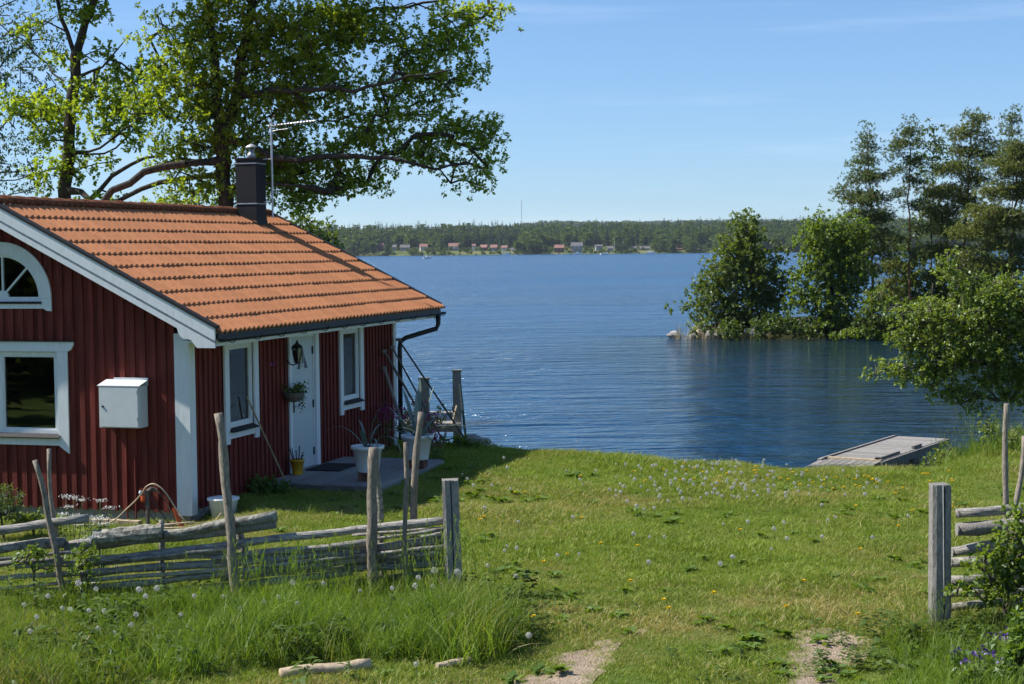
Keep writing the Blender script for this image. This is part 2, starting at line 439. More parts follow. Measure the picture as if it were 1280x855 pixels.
def sandmat():
    m, nt, out = newmat('sandy_gravel'); L = nt.links
    b = N(nt, 'ShaderNodeBsdfPrincipled'); b.inputs['Roughness'].default_value = 1; b.inputs['Specular IOR Level'].default_value = .1; L.new(b.outputs[0], out.inputs[0])
    g = N(nt, 'ShaderNodeNewGeometry')
    n = N(nt, 'ShaderNodeTexNoise'); n.inputs['Scale'].default_value = 3; n.inputs['Detail'].default_value = 9; n.inputs['Roughness'].default_value = .75; L.new(g.outputs['Position'], n.inputs['Vector'])
    v = N(nt, 'ShaderNodeTexVoronoi'); v.inputs['Scale'].default_value = 55; L.new(g.outputs['Position'], v.inputs['Vector'])
    c1 = ramp(nt, n.outputs[0], [(.3, (.20, .145, .095)), (.55, (.33, .25, .17)), (.8, (.42, .335, .25))])
    mx = N(nt, 'ShaderNodeMixRGB', blend_type='OVERLAY'); mx.inputs[0].default_value = .2; L.new(c1, mx.inputs[1]); bw = N(nt, 'ShaderNodeRGBToBW'); L.new(v.outputs['Color'], bw.inputs[0]); L.new(bw.outputs[0], mx.inputs[2])
    hs = N(nt, 'ShaderNodeHueSaturation'); hs.inputs['Saturation'].default_value = .9; L.new(mx.outputs[0], hs.inputs['Color'])
    L.new(hs.outputs[0], b.inputs['Base Color'])
    bp = N(nt, 'ShaderNodeBump'); bp.inputs['Strength'].default_value = .7; bp.inputs['Distance'].default_value = .02; L.new(v.outputs['Distance'], bp.inputs['Height']); L.new(bp.outputs[0], b.inputs['Normal'])
    return m
M['sand'] = sandmat()

def watermat():
    m, nt, out = newmat('lake_water'); L = nt.links
    b = N(nt, 'ShaderNodeBsdfPrincipled'); L.new(b.outputs[0], out.inputs[0])
    b.inputs['Base Color'].default_value = (.008, .060, .150, 1)
    b.inputs['Roughness'].default_value = .26
    b.inputs['IOR'].default_value = 1.4
    g = N(nt, 'ShaderNodeNewGeometry')
    def nz(sc, det, stretch, rot=0.0, loc=(0, 0, 0)):
        mp = N(nt, 'ShaderNodeMapping'); mp.inputs['Scale'].default_value = stretch; mp.inputs['Rotation'].default_value = (0, 0, rot); mp.inputs['Location'].default_value = loc
        L.new(g.outputs['Position'], mp.inputs[0])
        n = N(nt, 'ShaderNodeTexNoise'); n.inputs['Scale'].default_value = sc; n.inputs['Detail'].default_value = det; n.inputs['Roughness'].default_value = .62
        L.new(mp.outputs[0], n.inputs['Vector']); return n.outputs[0]
    # gusts: broad calmer and rougher streaks
    gust = ramp(nt, nz(.022, 3, (.35, 1, 1), .1, (3, 7, 0)), [(.36, (.45,) * 3), (.62, (1,) * 3)])
    near = nz(1.7, 4, (.34, 1.15, 1), .10)
    mid = nz(.50, 4, (.38, 1.1, 1), -.08, (9, 2, 0))
    m1 = N(nt, 'ShaderNodeMath', operation='MULTIPLY'); L.new(mid, m1.inputs[0]); m1.inputs[1].default_value = 8.0
    m0 = N(nt, 'ShaderNodeMath', operation='MULTIPLY'); L.new(near, m0.inputs[0]); m0.inputs[1].default_value = 3.0
    m2 = N(nt, 'ShaderNodeMath', operation='ADD'); L.new(m0.outputs[0], m2.inputs[0]); L.new(m1.outputs[0], m2.inputs[1])
    m3a = N(nt, 'ShaderNodeMath', operation='MULTIPLY'); L.new(m2.outputs[0], m3a.inputs[0]); L.new(gust, m3a.inputs[1])
    # sheltered water in the inlet before the spit
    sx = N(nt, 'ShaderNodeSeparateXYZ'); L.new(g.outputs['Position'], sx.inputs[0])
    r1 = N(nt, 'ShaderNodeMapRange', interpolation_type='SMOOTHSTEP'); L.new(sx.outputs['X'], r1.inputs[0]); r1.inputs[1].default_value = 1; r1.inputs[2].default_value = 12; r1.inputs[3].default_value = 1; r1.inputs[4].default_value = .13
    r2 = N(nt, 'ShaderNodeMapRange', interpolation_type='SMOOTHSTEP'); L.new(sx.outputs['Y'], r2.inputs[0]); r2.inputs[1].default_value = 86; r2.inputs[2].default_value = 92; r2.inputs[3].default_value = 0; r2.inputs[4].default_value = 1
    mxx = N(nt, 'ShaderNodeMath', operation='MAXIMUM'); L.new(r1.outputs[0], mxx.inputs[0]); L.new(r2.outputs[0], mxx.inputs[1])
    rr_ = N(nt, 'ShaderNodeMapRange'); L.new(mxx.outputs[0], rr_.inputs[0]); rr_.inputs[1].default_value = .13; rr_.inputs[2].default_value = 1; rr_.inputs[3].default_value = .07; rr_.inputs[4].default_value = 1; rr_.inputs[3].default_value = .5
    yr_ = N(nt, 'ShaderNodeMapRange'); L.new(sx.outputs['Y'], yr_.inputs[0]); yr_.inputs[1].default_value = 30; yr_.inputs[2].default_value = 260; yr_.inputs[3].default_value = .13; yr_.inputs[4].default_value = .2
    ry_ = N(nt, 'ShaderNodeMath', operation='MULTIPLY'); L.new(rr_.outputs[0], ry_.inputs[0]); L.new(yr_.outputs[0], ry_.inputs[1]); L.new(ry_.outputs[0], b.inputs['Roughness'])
    bc_ = N(nt, 'ShaderNodeMixRGB'); bc_.inputs[1].default_value = (.008, .020, .018, 1); bc_.inputs[2].default_value = (.008, .066, .160, 1); L.new(mxx.outputs[0], bc_.inputs[0]); L.new(bc_.outputs[0], b.inputs['Base Color'])  # sky's reflection put into the open blue, trees' into the shallow inlet's dark green
    m3 = N(nt, 'ShaderNodeMath', operation='MULTIPLY'); L.new(m3a.outputs[0], m3.inputs[0]); L.new(mxx.outputs[0], m3.inputs[1])
    bp = N(nt, 'ShaderNodeBump'); bp.inputs['Strength'].default_value = 1.0; bp.inputs['Distance'].default_value = .34
    L.new(m3.outputs[0], bp.inputs['Height']); L.new(bp.outputs[0], b.inputs['Normal'])
    return m
M['water'] = watermat()

def glassmat(name, tint=(.55, .58, .55), ior=2.1):
    m, nt, out = newmat(name); L = nt.links
    t = N(nt, 'ShaderNodeBsdfTransparent'); t.inputs[0].default_value = (*tint, 1)
    gl = N(nt, 'ShaderNodeBsdfGlossy'); gl.inputs['Roughness'].default_value = .015
    fr = N(nt, 'ShaderNodeFresnel'); fr.inputs['IOR'].default_value = ior
    tc = N(nt, 'ShaderNodeTexCoord'); n = N(nt, 'ShaderNodeTexNoise'); n.inputs['Scale'].default_value = 1.6; L.new(tc.outputs['Object'], n.inputs['Vector'])
    bp = N(nt, 'ShaderNodeBump'); bp.inputs['Strength'].default_value = .05; bp.inputs['Distance'].default_value = .03; L.new(n.outputs[0], bp.inputs['Height']); L.new(bp.outputs[0], gl.inputs['Normal'])
    mx = N(nt, 'ShaderNodeMixShader'); L.new(fr.outputs[0], mx.inputs[0]); L.new(t.outputs[0], mx.inputs[1]); L.new(gl.outputs[0], mx.inputs[2])
    L.new(mx.outputs[0], out.inputs[0])
    return m
M['glass'] = glassmat('window_glass')

def hillmat(name, a, b_, c):
    m, nt, out = newmat(name); L = nt.links
    b = N(nt, 'ShaderNodeBsdfPrincipled'); b.inputs['Roughness'].default_value = 1; b.inputs['Specular IOR Level'].default_value = .05; L.new(b.outputs[0], out.inputs[0])
    g = N(nt, 'ShaderNodeNewGeometry')
    n = N(nt, 'ShaderNodeTexNoise'); n.inputs['Scale'].default_value = .02; n.inputs['Detail'].default_value = 10; n.inputs['Roughness'].default_value = .75; L.new(g.outputs['Position'], n.inputs['Vector'])
    L.new(ramp(nt, n.outputs[0], [(.35, a), (.5, b_), (.68, c)]), b.inputs['Base Color'])
    return m
M['shoregrass'] = hillmat('far_shore_meadow', (.06, .08, .025), (.10, .125, .04), (.18, .17, .085))
M['shadedfloor'] = hillmat('shaded_spit_floor', (.018, .020, .010), (.03, .032, .014), (.05, .045, .022))  # dark undergrowth tone with the shade on the spit's grass put in
M['hill'] = hillmat('far_forest_hill', (.02, .04, .016), (.032, .056, .02), (.05, .08, .028))

# ================================================================== ground, water, shores
EDGE_X = [-60, -8, -4, -1.5, -.3, 1.6, 3.3, 4.6, 5.6, 6.8, 8.2, 9.4, 11, 14, 60]
EDGE_Y = [34, 33.5, 31.8, 30.0, 29.2, 27.9, 26.5, 26.0, 25.8, 25.9, 27.6, 29.6, 31.5, 33, 36]
def edge(x):
    return float(np.interp(x, EDGE_X, EDGE_Y)) - .6

def gz(x, y):
    t = y - edge(x)
    q = HL(Vector((x, y, 0)))
    def sm(k): k = max(0, min(1, k)); return k * k * (3 - 2 * k)
    dip = .15 * sm((q.y + 2.4) / 1.7) * sm((.95 - q.x) / .7) * sm((1.2 - q.y) / 1.0)
    z = -dip + .035 * noise.noise(Vector((x * .5, y * .5, 1.3))) + .006 * noise.noise(Vector((x * 1.7, y * 1.7, 4.3)))
    if t > 0: z -= .05 * t * t if t < 9 else .05 * 81 + .5 * (t - 9)
    if y < 2: z -= 0.0
    return max(z, -3.0)

xs = np.concatenate([np.arange(-80, -12, 4), np.arange(-12, 16, .4), np.arange(16, 81, 4)])
ys = np.concatenate([np.arange(-60, 8, 4), np.arange(8, 42, .4), np.arange(42, 60, 3)])
V = [(x, y, gz(x, y)) for y in ys for x in xs]
nx = len(xs)
F = [(j * nx + i, j * nx + i + 1, (j + 1) * nx + i + 1, (j + 1) * nx + i) for j in range(len(ys) - 1) for i in range(nx - 1)]
gm = bpy.data.meshes.new('ground'); gm.from_pydata(V, [], F); gm.shade_smooth(); gm.materials.append(M['ground'])
tag(link('ground', gm), 'green lawn sloping down to the lake shore', kind='structure')

WZ = -1.2
MB().add([(-2600, 14, WZ), (2600, 14, WZ), (2600, 1900, WZ), (-2600, 1900, WZ)], [(0, 1, 2, 3)]) 
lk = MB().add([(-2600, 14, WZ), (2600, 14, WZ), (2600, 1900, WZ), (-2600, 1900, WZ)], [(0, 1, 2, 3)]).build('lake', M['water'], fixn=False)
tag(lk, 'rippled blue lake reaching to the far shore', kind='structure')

# bare sandy wheel tracks of the drive
def sand_patch(pts, z=.006):
    ring = []
    n = len(pts)
    for i in range(n):
        a = P(*pts[i]); b = P(*pts[(i + 1) % n])
        k = max(2, int((b - a).length / .06))
        for j in range(k):
            p = a.lerp(b, j / k)
            q = p + Vector((noise.noise(p * 4.0), noise.noise(p * 4.0 + Vector((9, 0, 0))), 0)) * .10
            ring.append(q)
    return ring
SAND = [sand_patch([(600, 900), (640, 862), (655, 846), (700, 836), (690, 824), (722, 815), (748, 801), (778, 800), (776, 814), (765, 830), (748, 848), (738, 900)]),
        sand_patch([(975, 900), (978, 850), (976, 830), (990, 808), (988, 792), (1012, 784), (1050, 787), (1085, 796), (1092, 815), (1066, 832), (1050, 846), (1048, 900)]),
        sand_patch([(782, 796), (800, 790), (812, 778), (826, 774), (822, 782), (806, 792), (790, 799)]),
        sand_patch([(1002, 778), (1016, 770), (1040, 768), (1046, 774), (1024, 779)])]
import bmesh
for k, ring in enumerate(SAND):
    b = bmesh.new()
    vs = [b.verts.new((p.x, p.y, 0)) for p in ring]
    f = b.faces.new(vs)
    bmesh.ops.triangulate(b, faces=[f])
    bmesh.ops.subdivide_edges(b, edges=b.edges[:], cuts=3, use_grid_fill=True)
    bmesh.ops.triangulate(b, faces=b.faces[:])
    for v in b.verts: v.co.z = gz(v.co.x, v.co.y) + .010
    m = bpy.data.meshes.new('dirt_path'); b.to_mesh(m); b.free(); m.shade_smooth(); m.materials.append(M['sand'])
    tag(link('dirt_path', m), ['bare sandy wheel track at the lower middle of the lawn', 'bare sandy wheel track nearer the right fence', 'thin worn strip running on from the middle wheel track', 'small worn spot beyond the right wheel track'][k], kind='structure')

def inpoly(x, y, ring):
    c = False; n = len(ring); j = n - 1
    for i in range(n):
        a, b = ring[i], ring[j]
        if (a.y > y) != (b.y > y) and x < (b.x - a.x) * (y - a.y) / (b.y - a.y) + a.x: c = not c
        j = i
    return c

# peninsula on the right: low ground beyond the inlet
def pen_h(x, y):
    # signed inside distance of an irregular blob running off to the right
    c = (x - 8.7) / 3.2
    if c < 0: return -1 + c
    w = 7.5 * (1 - math.exp(-c * .55)) + 1.6 * noise.noise(Vector((x * .25, 0, 2)))
    yc = 87.5 - (x - 9) * .36 + 7.5 * (1 - math.exp(-(x - 8.7) / 6))
    d = 1 - abs(y - yc) / max(w, .3)
    return min(d * 1.6, c * 1.2)
xs = np.arange(5, 60, .8); ys = np.arange(58, 110, .8)
V = []
for y in ys:
    for x in xs:
        h = pen_h(x, y)
        V.append((x, y, WZ - .7 + 1.1 * max(-1, min(1, h * 2 + .15)) + (.35 * max(0, h)) + .12 * noise.noise(Vector((x, y, 0)))))
nx = len(xs)
F = [(j * nx + i, j * nx + i + 1, (j + 1) * nx + i + 1, (j + 1) * nx + i) for j in range(len(ys) - 1) for i in range(nx - 1)]
pm = bpy.data.meshes.new('peninsula'); pm.from_pydata(V, [], F); pm.shade_smooth(); pm.materials.append(M['shadedfloor'])
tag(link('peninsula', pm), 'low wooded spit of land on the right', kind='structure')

# far shore and hills
def far_h(x, y):
    s = 1530 + 28 * sin(x * .011 + 1) + 12 * sin(x * .031) - x * .22
    t = y - s
    if t < 0: return WZ - 3 + max(-2, t * .01)
    z = WZ - .5 + 4.2 * (1 - math.exp(-t / 35)) + .022 * t * (1 if t < 500 else 500 / t)
    z += 1.6 * noise.noise(Vector((x * .006, y * .006, 0)))
    return z
xs = np.arange(-1500, 1500, 15); ys = np.concatenate([np.arange(1180, 1900, 12), np.arange(1900, 2400, 60)])
V = [(x, y, far_h(x, y)) for y in ys for x in xs]; nx = len(xs)
F = [(j * nx + i, j * nx + i + 1, (j + 1) * nx + i + 1, (j + 1) * nx + i) for j in range(len(ys) - 1) for i in range(nx - 1)]
fm = bpy.data.meshes.new('far_shore'); fm.from_pydata(V, [], F); fm.shade_smooth(); fm.materials.append(M['shoregrass'])
tag(link('far_shore', fm), 'far shore of the lake with meadows', kind='structure')

def hill_h(x, y):
    px = 640 + x / y * FPX
    top = np.interp(px, [-300, 380, 600, 640, 690, 760, 900, 1000, 1100, 1500], [40, 42, 46, 54, 64, 61, 60, 58, 56, 55])
    t = (y - 3000) / 1100
    return -5 + (top - 6) * (3 * min(t, 1) ** 2 - 2 * min(t, 1) ** 3) + 5 * noise.noise(Vector((x * .0022, y * .0022, 3))) + 2.5 * noise.noise(Vector((x * .008, y * .008, 3)))
xs = np.arange(-2300, 2301, 40); ys = np.arange(3000, 4801, 50)
V = [(x, y, hill_h(x, y)) for y in ys for x in xs]; nx = len(xs)
F = [(j * nx + i, j * nx + i + 1, (j + 1) * nx + i + 1, (j + 1) * nx + i) for j in range(len(ys) - 1) for i in range(nx - 1)]
hm = bpy.data.meshes.new('hills'); hm.from_pydata(V, [], F); hm.shade_smooth(); hm.materials.append(M['hill'])
tag(link('hills', hm), 'distant forested hills', kind='structure')
# land between far shore and hills
MB().box(-2500, 2500, 2300, 3300, -30, 2).build('far_plain', M['hill'])
tag(bpy.data.objects['far_plain'], 'low land behind the far shore', kind='structure')

# ================================================================== instanced ground cover and woods
def scatter(name, pts, scl, rot, idx, protos, label=None, kind='stuff'):
    m = bpy.data.meshes.new(name)
    pts = np.asarray(pts, np.float32)
    m.vertices.add(len(pts)); m.vertices.foreach_set('co', pts.ravel())
    a = m.attributes.new('scl', 'FLOAT_VECTOR', 'POINT'); s = np.asarray(scl, np.float32)
    if s.ndim == 1: s = np.stack([s] * 3, 1)
    a.data.foreach_set('vector', s.ravel())
    a = m.attributes.new('rot', 'FLOAT_VECTOR', 'POINT'); a.data.foreach_set('vector', np.asarray(rot, np.float32).ravel())
    a = m.attributes.new('idx', 'INT', 'POINT'); a.data.foreach_set('value', np.asarray(idx, np.int32))
    o = link(name, m)
    c = bpy.data.collections.new(name + '_source')
    for p in protos: c.objects.link(p)
    ng = bpy.data.node_groups.new(name, 'GeometryNodeTree')
    ng.interface.new_socket('Geometry', in_out='INPUT', socket_type='NodeSocketGeometry')
    ng.interface.new_socket('Geometry', in_out='OUTPUT', socket_type='NodeSocketGeometry')
    gi = ng.nodes.new('NodeGroupInput'); go = ng.nodes.new('NodeGroupOutput')
    ip = ng.nodes.new('GeometryNodeInstanceOnPoints'); ip.inputs['Pick Instance'].default_value = True
    ci = ng.nodes.new('GeometryNodeCollectionInfo'); ci.inputs['Collection'].default_value = c
    ci.inputs['Separate Children'].default_value = True; ci.inputs['Reset Children'].default_value = True
    def na(nm, t):
        k = ng.nodes.new('GeometryNodeInputNamedAttribute'); k.data_type = t; k.inputs['Name'].default_value = nm; return k.outputs[0]
    e = ng.nodes.new('FunctionNodeEulerToRotation')
    L = ng.links
    L.new(gi.outputs[0], ip.inputs['Points']); L.new(ci.outputs[0], ip.inputs['Instance'])
    L.new(na('idx', 'INT'), ip.inputs['Instance Index'])
    L.new(na('rot', 'FLOAT_VECTOR'), e.inputs[0]); L.new(e.outputs[0], ip.inputs['Rotation'])
    L.new(na('scl', 'FLOAT_VECTOR'), ip.inputs['Scale'])
    L.new(ip.outputs[0], go.inputs[0])
    md = o.modifiers.new('scatter', 'NODES'); md.node_group = ng
    return tag(o, label, kind=kind)

def proto(name, mesh):
    return bpy.data.objects.new(name, mesh)

def grass_tuft(n, R_, h0, h1, w, lean, mat, rng, segs=3, heads=0):
    Vs = []; Fs = []; o = 0
    for k in range(n):
        r = R_ * sqrt(rng.random()); a = rng.random() * 2 * pi
        bx, by = r * cos(a), r * sin(a)
        h = rng.uniform(h0, h1); la = rng.random() * 2 * pi; l = lean * h * rng.uniform(.2, 1.2)
        sa = rng.random() * pi; ww = w * rng.uniform(.7, 1.3)
        for i in range(segs + 1):
            t = i / segs
            cx = bx + cos(la) * l * t * t; cy = by + sin(la) * l * t * t; z = h * (t - .22 * t * t * lean * 1.6)
            q = ww * (1 - t ** 1.6) * .5 + .0006
            Vs += [(cx - cos(sa) * q, cy - sin(sa) * q, z), (cx + cos(sa) * q, cy + sin(sa) * q, z)]
        for i in range(segs):
            b = o + 2 * i; Fs.append((b, b + 1, b + 3, b + 2))
        o += 2 * (segs + 1)
    return np_mesh('grass_tuft', np.array(Vs), np.array(Fs), mat)

rng = np.random.default_rng(3)
lawn_p = [proto('grass_tuft', grass_tuft(60, .13, .025, .07, .0055, .9, M['grass'], rng, 2)) for _ in range(4)]
lawn_p += [proto('grass_tuft', grass_tuft(36, .11, .05, .11, .006, .9, M['grass'], rng, 3)) for _ in range(2)]
tall_p = [proto('meadow_tuft', grass_tuft(34, .16, .28, .62, .0095, .55, M['tallgrass'], rng, 4)) for _ in range(4)]
tall_p += [proto('meadow_tuft', grass_tuft(26, .13, .18, .42, .012, .8, M['tallgrass'], rng, 4)) for _ in range(2)]

def weed(n, h, r, L_, mat, rng, up=.5):
    c = []; d = []; nn = []; Ls = []
    for _ in range(n):
        a = rng.random() * 2 * pi; t = rng.random() ** .7; rr = r * rng.uniform(.3, 1)
        c.append((rr * cos(a) * (1 - .5 * t), rr * sin(a) * (1 - .5 * t), h * t + .03)); d.append((cos(a), sin(a), rng.uniform(-.4, up)))
        nn.append((rng.normal() * .3, rng.normal() * .3, 1)); Ls.append(L_ * rng.uniform(.6, 1.3))
    Ls = np.array(Ls)
    return leaves_mesh('weed', np.array(c), np.array(d), np.array(nn), Ls, Ls * .42, mat)
def seed_stalks(n, rng):
    c = []; d = []; nr = []; L_ = []; W_ = []
    for _ in range(n):
        a = rng.random() * 6.28; r = .15 * sqrt(rng.random()); x, y = r * cos(a), r * sin(a); h = rng.uniform(.55, .85); lx, ly = rng.normal() * .10, rng.normal() * .10
        for k in range(4):
            t0, t1 = k / 4, (k + 1) / 4; p0 = np.array((x + lx * t0 * t0, y + ly * t0 * t0, h * t0)); p1 = np.array((x + lx * t1 * t1, y + ly * t1 * t1, h * t1))
            c.append((p0 + p1) / 2); d.append(p1 - p0); nr.append((rng.normal(), rng.normal(), .1)); L_.append(np.linalg.norm(p1 - p0) * 1.05); W_.append(.004)
        for k in range(7):
            c.append(p1 + np.array((rng.normal() * .004, rng.normal() * .004, -.01 + k * .011))); d.append((lx, ly, 1)); nr.append((rng.normal(), rng.normal(), .1)); L_.append(.03); W_.append(.009)
    return leaves_mesh('seed_stalks', np.array(c), np.array(d), np.array(nr), np.array(L_), np.array(W_), M['tallgrass'])
tall_p += [proto('seed_stalks', seed_stalks(7, rng)) for _ in range(2)]
weed_p = [proto('leafy_weed', weed(26, .22, .14, .085, M['darkweed'], rng)) for _ in range(3)]
ros_p = [proto('plant_rosette', weed(14, .05, .13, .14, M['weedleaf'], rng, .6)) for _ in range(2)]

# house and deck footprint test in world
def in_house(x, y, m=0.0):
    q = HL(Vector((x, y, 0)))
    return (-6 < q.x < m and -m < q.y < 8.1) or (-.1 < q.x < 1.9 and 2.2 < q.y < 5.4)

def visible_pts(n, x0, x1, y0, y1, rng):
    x = rng.uniform(x0, x1, n); y = rng.uniform(y0, y1, n)
    k = np.abs(x) < y * .33 + 2.0
    return x[k], y[k]

# tall-grass zones (world polygons)
def zone(pxs): return [P(*p) for p in pxs]
T_LEFT = zone([(-180, 900), (120, 872), (330, 838), (480, 832), (600, 832), (655, 812), (648, 790), (600, 758), (572, 742), (420, 738), (250, 748), (-180, 762)])
T_RIGHT = zone([(1095, 900), (1130, 835), (1110, 800), (1150, 778), (1190, 772), (1400, 760), (1400, 900)])
def near_sand(x, y):
    return any(inpoly(x, y, r) for r in SAND)

pts = []; sc = []; ro = []; ix = []
x, y = visible_pts(95000, -11, 14, 12.2, 32, rng)
keep = rng.random(len(x)) < np.clip(1.25 - (y - 12) / 32, .4, 1)
for a, b in zip(x[keep], y[keep]):
    if in_house(a, b, .05) or b > edge(a) + 2.2: continue
    if near_sand(a, b):
        if rng.random() < (.90 if noise.noise(Vector((a * 2.2, b * 2.2, 5))) < .12 else .55): continue
    elif near_sand(a + rng.normal() * .26, b + rng.normal() * .4) and rng.random() < .5: continue
    z = gz(a, b)
    pts.append((a, b, z - .005)); n_ = noise.noise(Vector((a * .8, b * .8, 7)))
    s = 1.0 + .75 * n_ + rng.uniform(-.2, .25)
    edge_boost = 1.0 + .5 * max(0, min(1, (b - edge(a) + 1.5) / 1.5))
    # worn strip between the wheel tracks and near the bottom: shorter
    wear = .8 if (b < 15.6 and -1.2 < a < 3.0) else 1.0
    s *= wear
    sc.append((s, s, s * edge_boost)); ro.append((rng.normal() * .08, rng.normal() * .08, rng.random() * 6.28)); ix.append(rng.integers(0, 6) if rng.random() < .5 + n_ else rng.integers(0, 4))
for ring in SAND:          # ragged grass lip round the bare tracks
    for p in ring:
        for _ in range(2):
            a = p.x + rng.normal() * .06; b = p.y + rng.normal() * .08
            if b < 12: continue
            s = rng.uniform(.45, .9); pts.append((a, b, gz(a, b))); sc.append((s, s, s * .8)); ro.append((0, 0, rng.random() * 6.28)); ix.append(rng.integers(0, 6))
scatter('lawn_grass', pts, sc, ro, ix, lawn_p, 'short green lawn grass with some dry straw')
print('lawn tufts', len(pts))

pts = []; sc = []; ro = []; ix = []
for poly, dens, hs in ((T_LEFT, 70, 1.0), (T_RIGHT, 60, .8)):
    X0 = min(p.x for p in poly); X1 = max(p.x for p in poly); Y0 = min(p.y for p in poly); Y1 = max(p.y for p in poly)
    n = int((X1 - X0) * (Y1 - Y0) * dens)
    for _ in range(n):
        a = rng.uniform(X0, X1); b = rng.uniform(Y0, Y1)
        if b < 11.5 or not inpoly(a, b, poly): continue
        s = hs * (1.0 if hs < 1 else .60 + .36 * max(0, min(1, (a + 3.4) / 1.6)) + .25 * max(0, min(1, (15.6 - b) / 1.0))) * (.72 + .42 * noise.noise(Vector((a * 1.1, b * 1.1, 2)))+ rng.uniform(-.15, .2))
        pts.append((a, b, gz(a, b) - .01)); sc.append((s * 1.05, s * 1.05, s)); ro.append((rng.normal() * .1, rng.normal() * .1, rng.random() * 6.28)); ix.append(rng.integers(0, 6) if rng.random() < .86 else rng.integers(6, 8))
# shore and jetty side tall grass on the right, by the shrub
for _ in range(900):
    a = rng.uniform(7.2, 12.5); b = rng.uniform(24.5, 32.0)
    if a < 7.6 + abs(b - 27) * .15 and b < 27: continue
    if b < 25.6 + (10 - a) * .9: continue
    s = rng.uniform(.6, 1.15)
    pts.append((a, b, gz(a, b) - .01)); sc.append((s, s, s)); ro.append((rng.normal() * .12, rng.normal() * .12, rng.random() * 6.28)); ix.append(rng.integers(0, 6) if rng.random() < .86 else rng.integers(6, 8))
for _ in range(1500):
    a = rng.uniform(-4, 9); b = rng.uniform(12.8, 28)
    if abs(a) > b * .34 + .5 or b > edge(a) + .8 or in_house(a, b, .3) or near_sand(a, b): continue
    if noise.noise(Vector((a * .9, b * .9, 21))) < -.02 and b < edge(a) - .8: continue
    s = rng.uniform(.18, .38)
    pts.append((a, b, gz(a, b) - .01)); sc.append((s * 1.2, s * 1.2, s)); ro.append((rng.normal() * .12, rng.normal() * .12, rng.random() * 6.28)); ix.append(rng.integers(0, 6))
# along the fence foot behind the rails and along the shore lip
for _ in range(260):
    a = rng.uniform(-6.5, -.3); b = rng.uniform(16.6, 17.3); s = rng.uniform(.3, .5)
    pts.append((a, b, gz(a, b) - .01)); sc.append((s, s, s)); ro.append((0, 0, rng.random() * 6.28)); ix.append(rng.integers(0, 6) if rng.random() < .86 else rng.integers(6, 8))
scatter('tall_grass', pts, sc, ro, ix, tall_p, 'tall uncut meadow grass along the fences')
print('tall tufts', len(pts))

pts = []; sc = []; ro = []; ix = []
for (px, py, r, n, s0) in ((610, 770, .55, 34, 1.0), (640, 795, .4, 18, .8), (580, 800, .5, 16, .8), (1140, 800, .5, 26, .8), (1090, 835, .5, 20, .7), (900, 835, .7, 12, .55), (60, 830, .8, 26, 1.1), (200, 820, .9, 26, 1.1), (330, 815, .8, 18, 1.1), (450, 810, .8, 16, 1.1), (120, 775, .9, 20, 1.2), (1220, 800, .6, 24, .9), (770, 770, 1.0, 8, .4)):
    c = P(px, py)
    for _ in range(n):
        a = c.x + rng.normal() * r * .6; b = c.y + rng.normal() * r * .6; s = s0 * rng.uniform(.6, 1.2)
        pts.append((a, b, gz(a, b))); sc.append((s,) * 3); ro.append((0, 0, rng.random() * 6.28)); ix.append(rng.integers(0, 3))
for _ in range(900):
    a = rng.uniform(-3, 8); b = rng.uniform(13, 27.5)
    if abs(a) > b * .33 or b > edge(a) or in_house(a, b, .3): continue
    if noise.noise(Vector((a * .7, b * .7, 11))) < .05: continue
    s = rng.uniform(.5, .95)
    pts.append((a, b, gz(a, b))); sc.append((s,) * 3); ro.append((0, 0, rng.random() * 6.28)); ix.append(rng.integers(3, 5))
scatter('leafy_weeds', pts, sc, ro, ix, weed_p + ros_p, 'low leafy weeds and dandelion leaves in the grass')

# ================================================================== the cottage (local axes: x right along the gable, y away, z up)
house = empty('cottage', C0, -HA, 'red wooden cottage with orange tiled roof and white trim by the lake', 'cottage')
UA, ZR, SL = -2.8, 4.20, .5125          # ridge x, ridge height of the tile bed, slope
PA = atan(SL)
V0, V1 = -.35, 8.85                       # roof extent
WU0, WV1 = -5.6, 8.0                     # wall extent
def rz(u): return ZR - SL * abs(u - UA)
def wall_top(u): return rz(u) - .16

# openings: gable (u0,u1,z0,z1), long wall (v0,v1,z0,z1)
GOP = [(-3.80, -1.96, 1.03, 2.16)]
LOP = [(1.14, 1.97, 1.02, 2.2), (3.33, 4.25, .06, 2.22), (5.42, 6.2, 1.02, 2.2)]
def arch_top(u):
    d = .64 ** 2 - (u - UA) ** 2
    return 2.90 + sqrt(d) if d > 0 else None

def pieces(c, z0, z1, ops, arch=False):
    """vertical spans left of a board centred at c once the openings are cut"""
    spans = [(z0, z1)]
    oo = [(a[2], a[3]) for a in ops if a[0] < c < a[1]]
    if arch:
        t = arch_top(c)
        if t: oo.append((2.84, t))
    for (b0, b1) in oo:
        ns = []
        for (s0, s1) in spans:
            if b1 <= s0 or b0 >= s1: ns.append((s0, s1)); continue
            if b0 - s0 > .02: ns.append((s0, b0))
            if s1 - b1 > .02: ns.append((b1, s1))
        spans = ns
    return spans

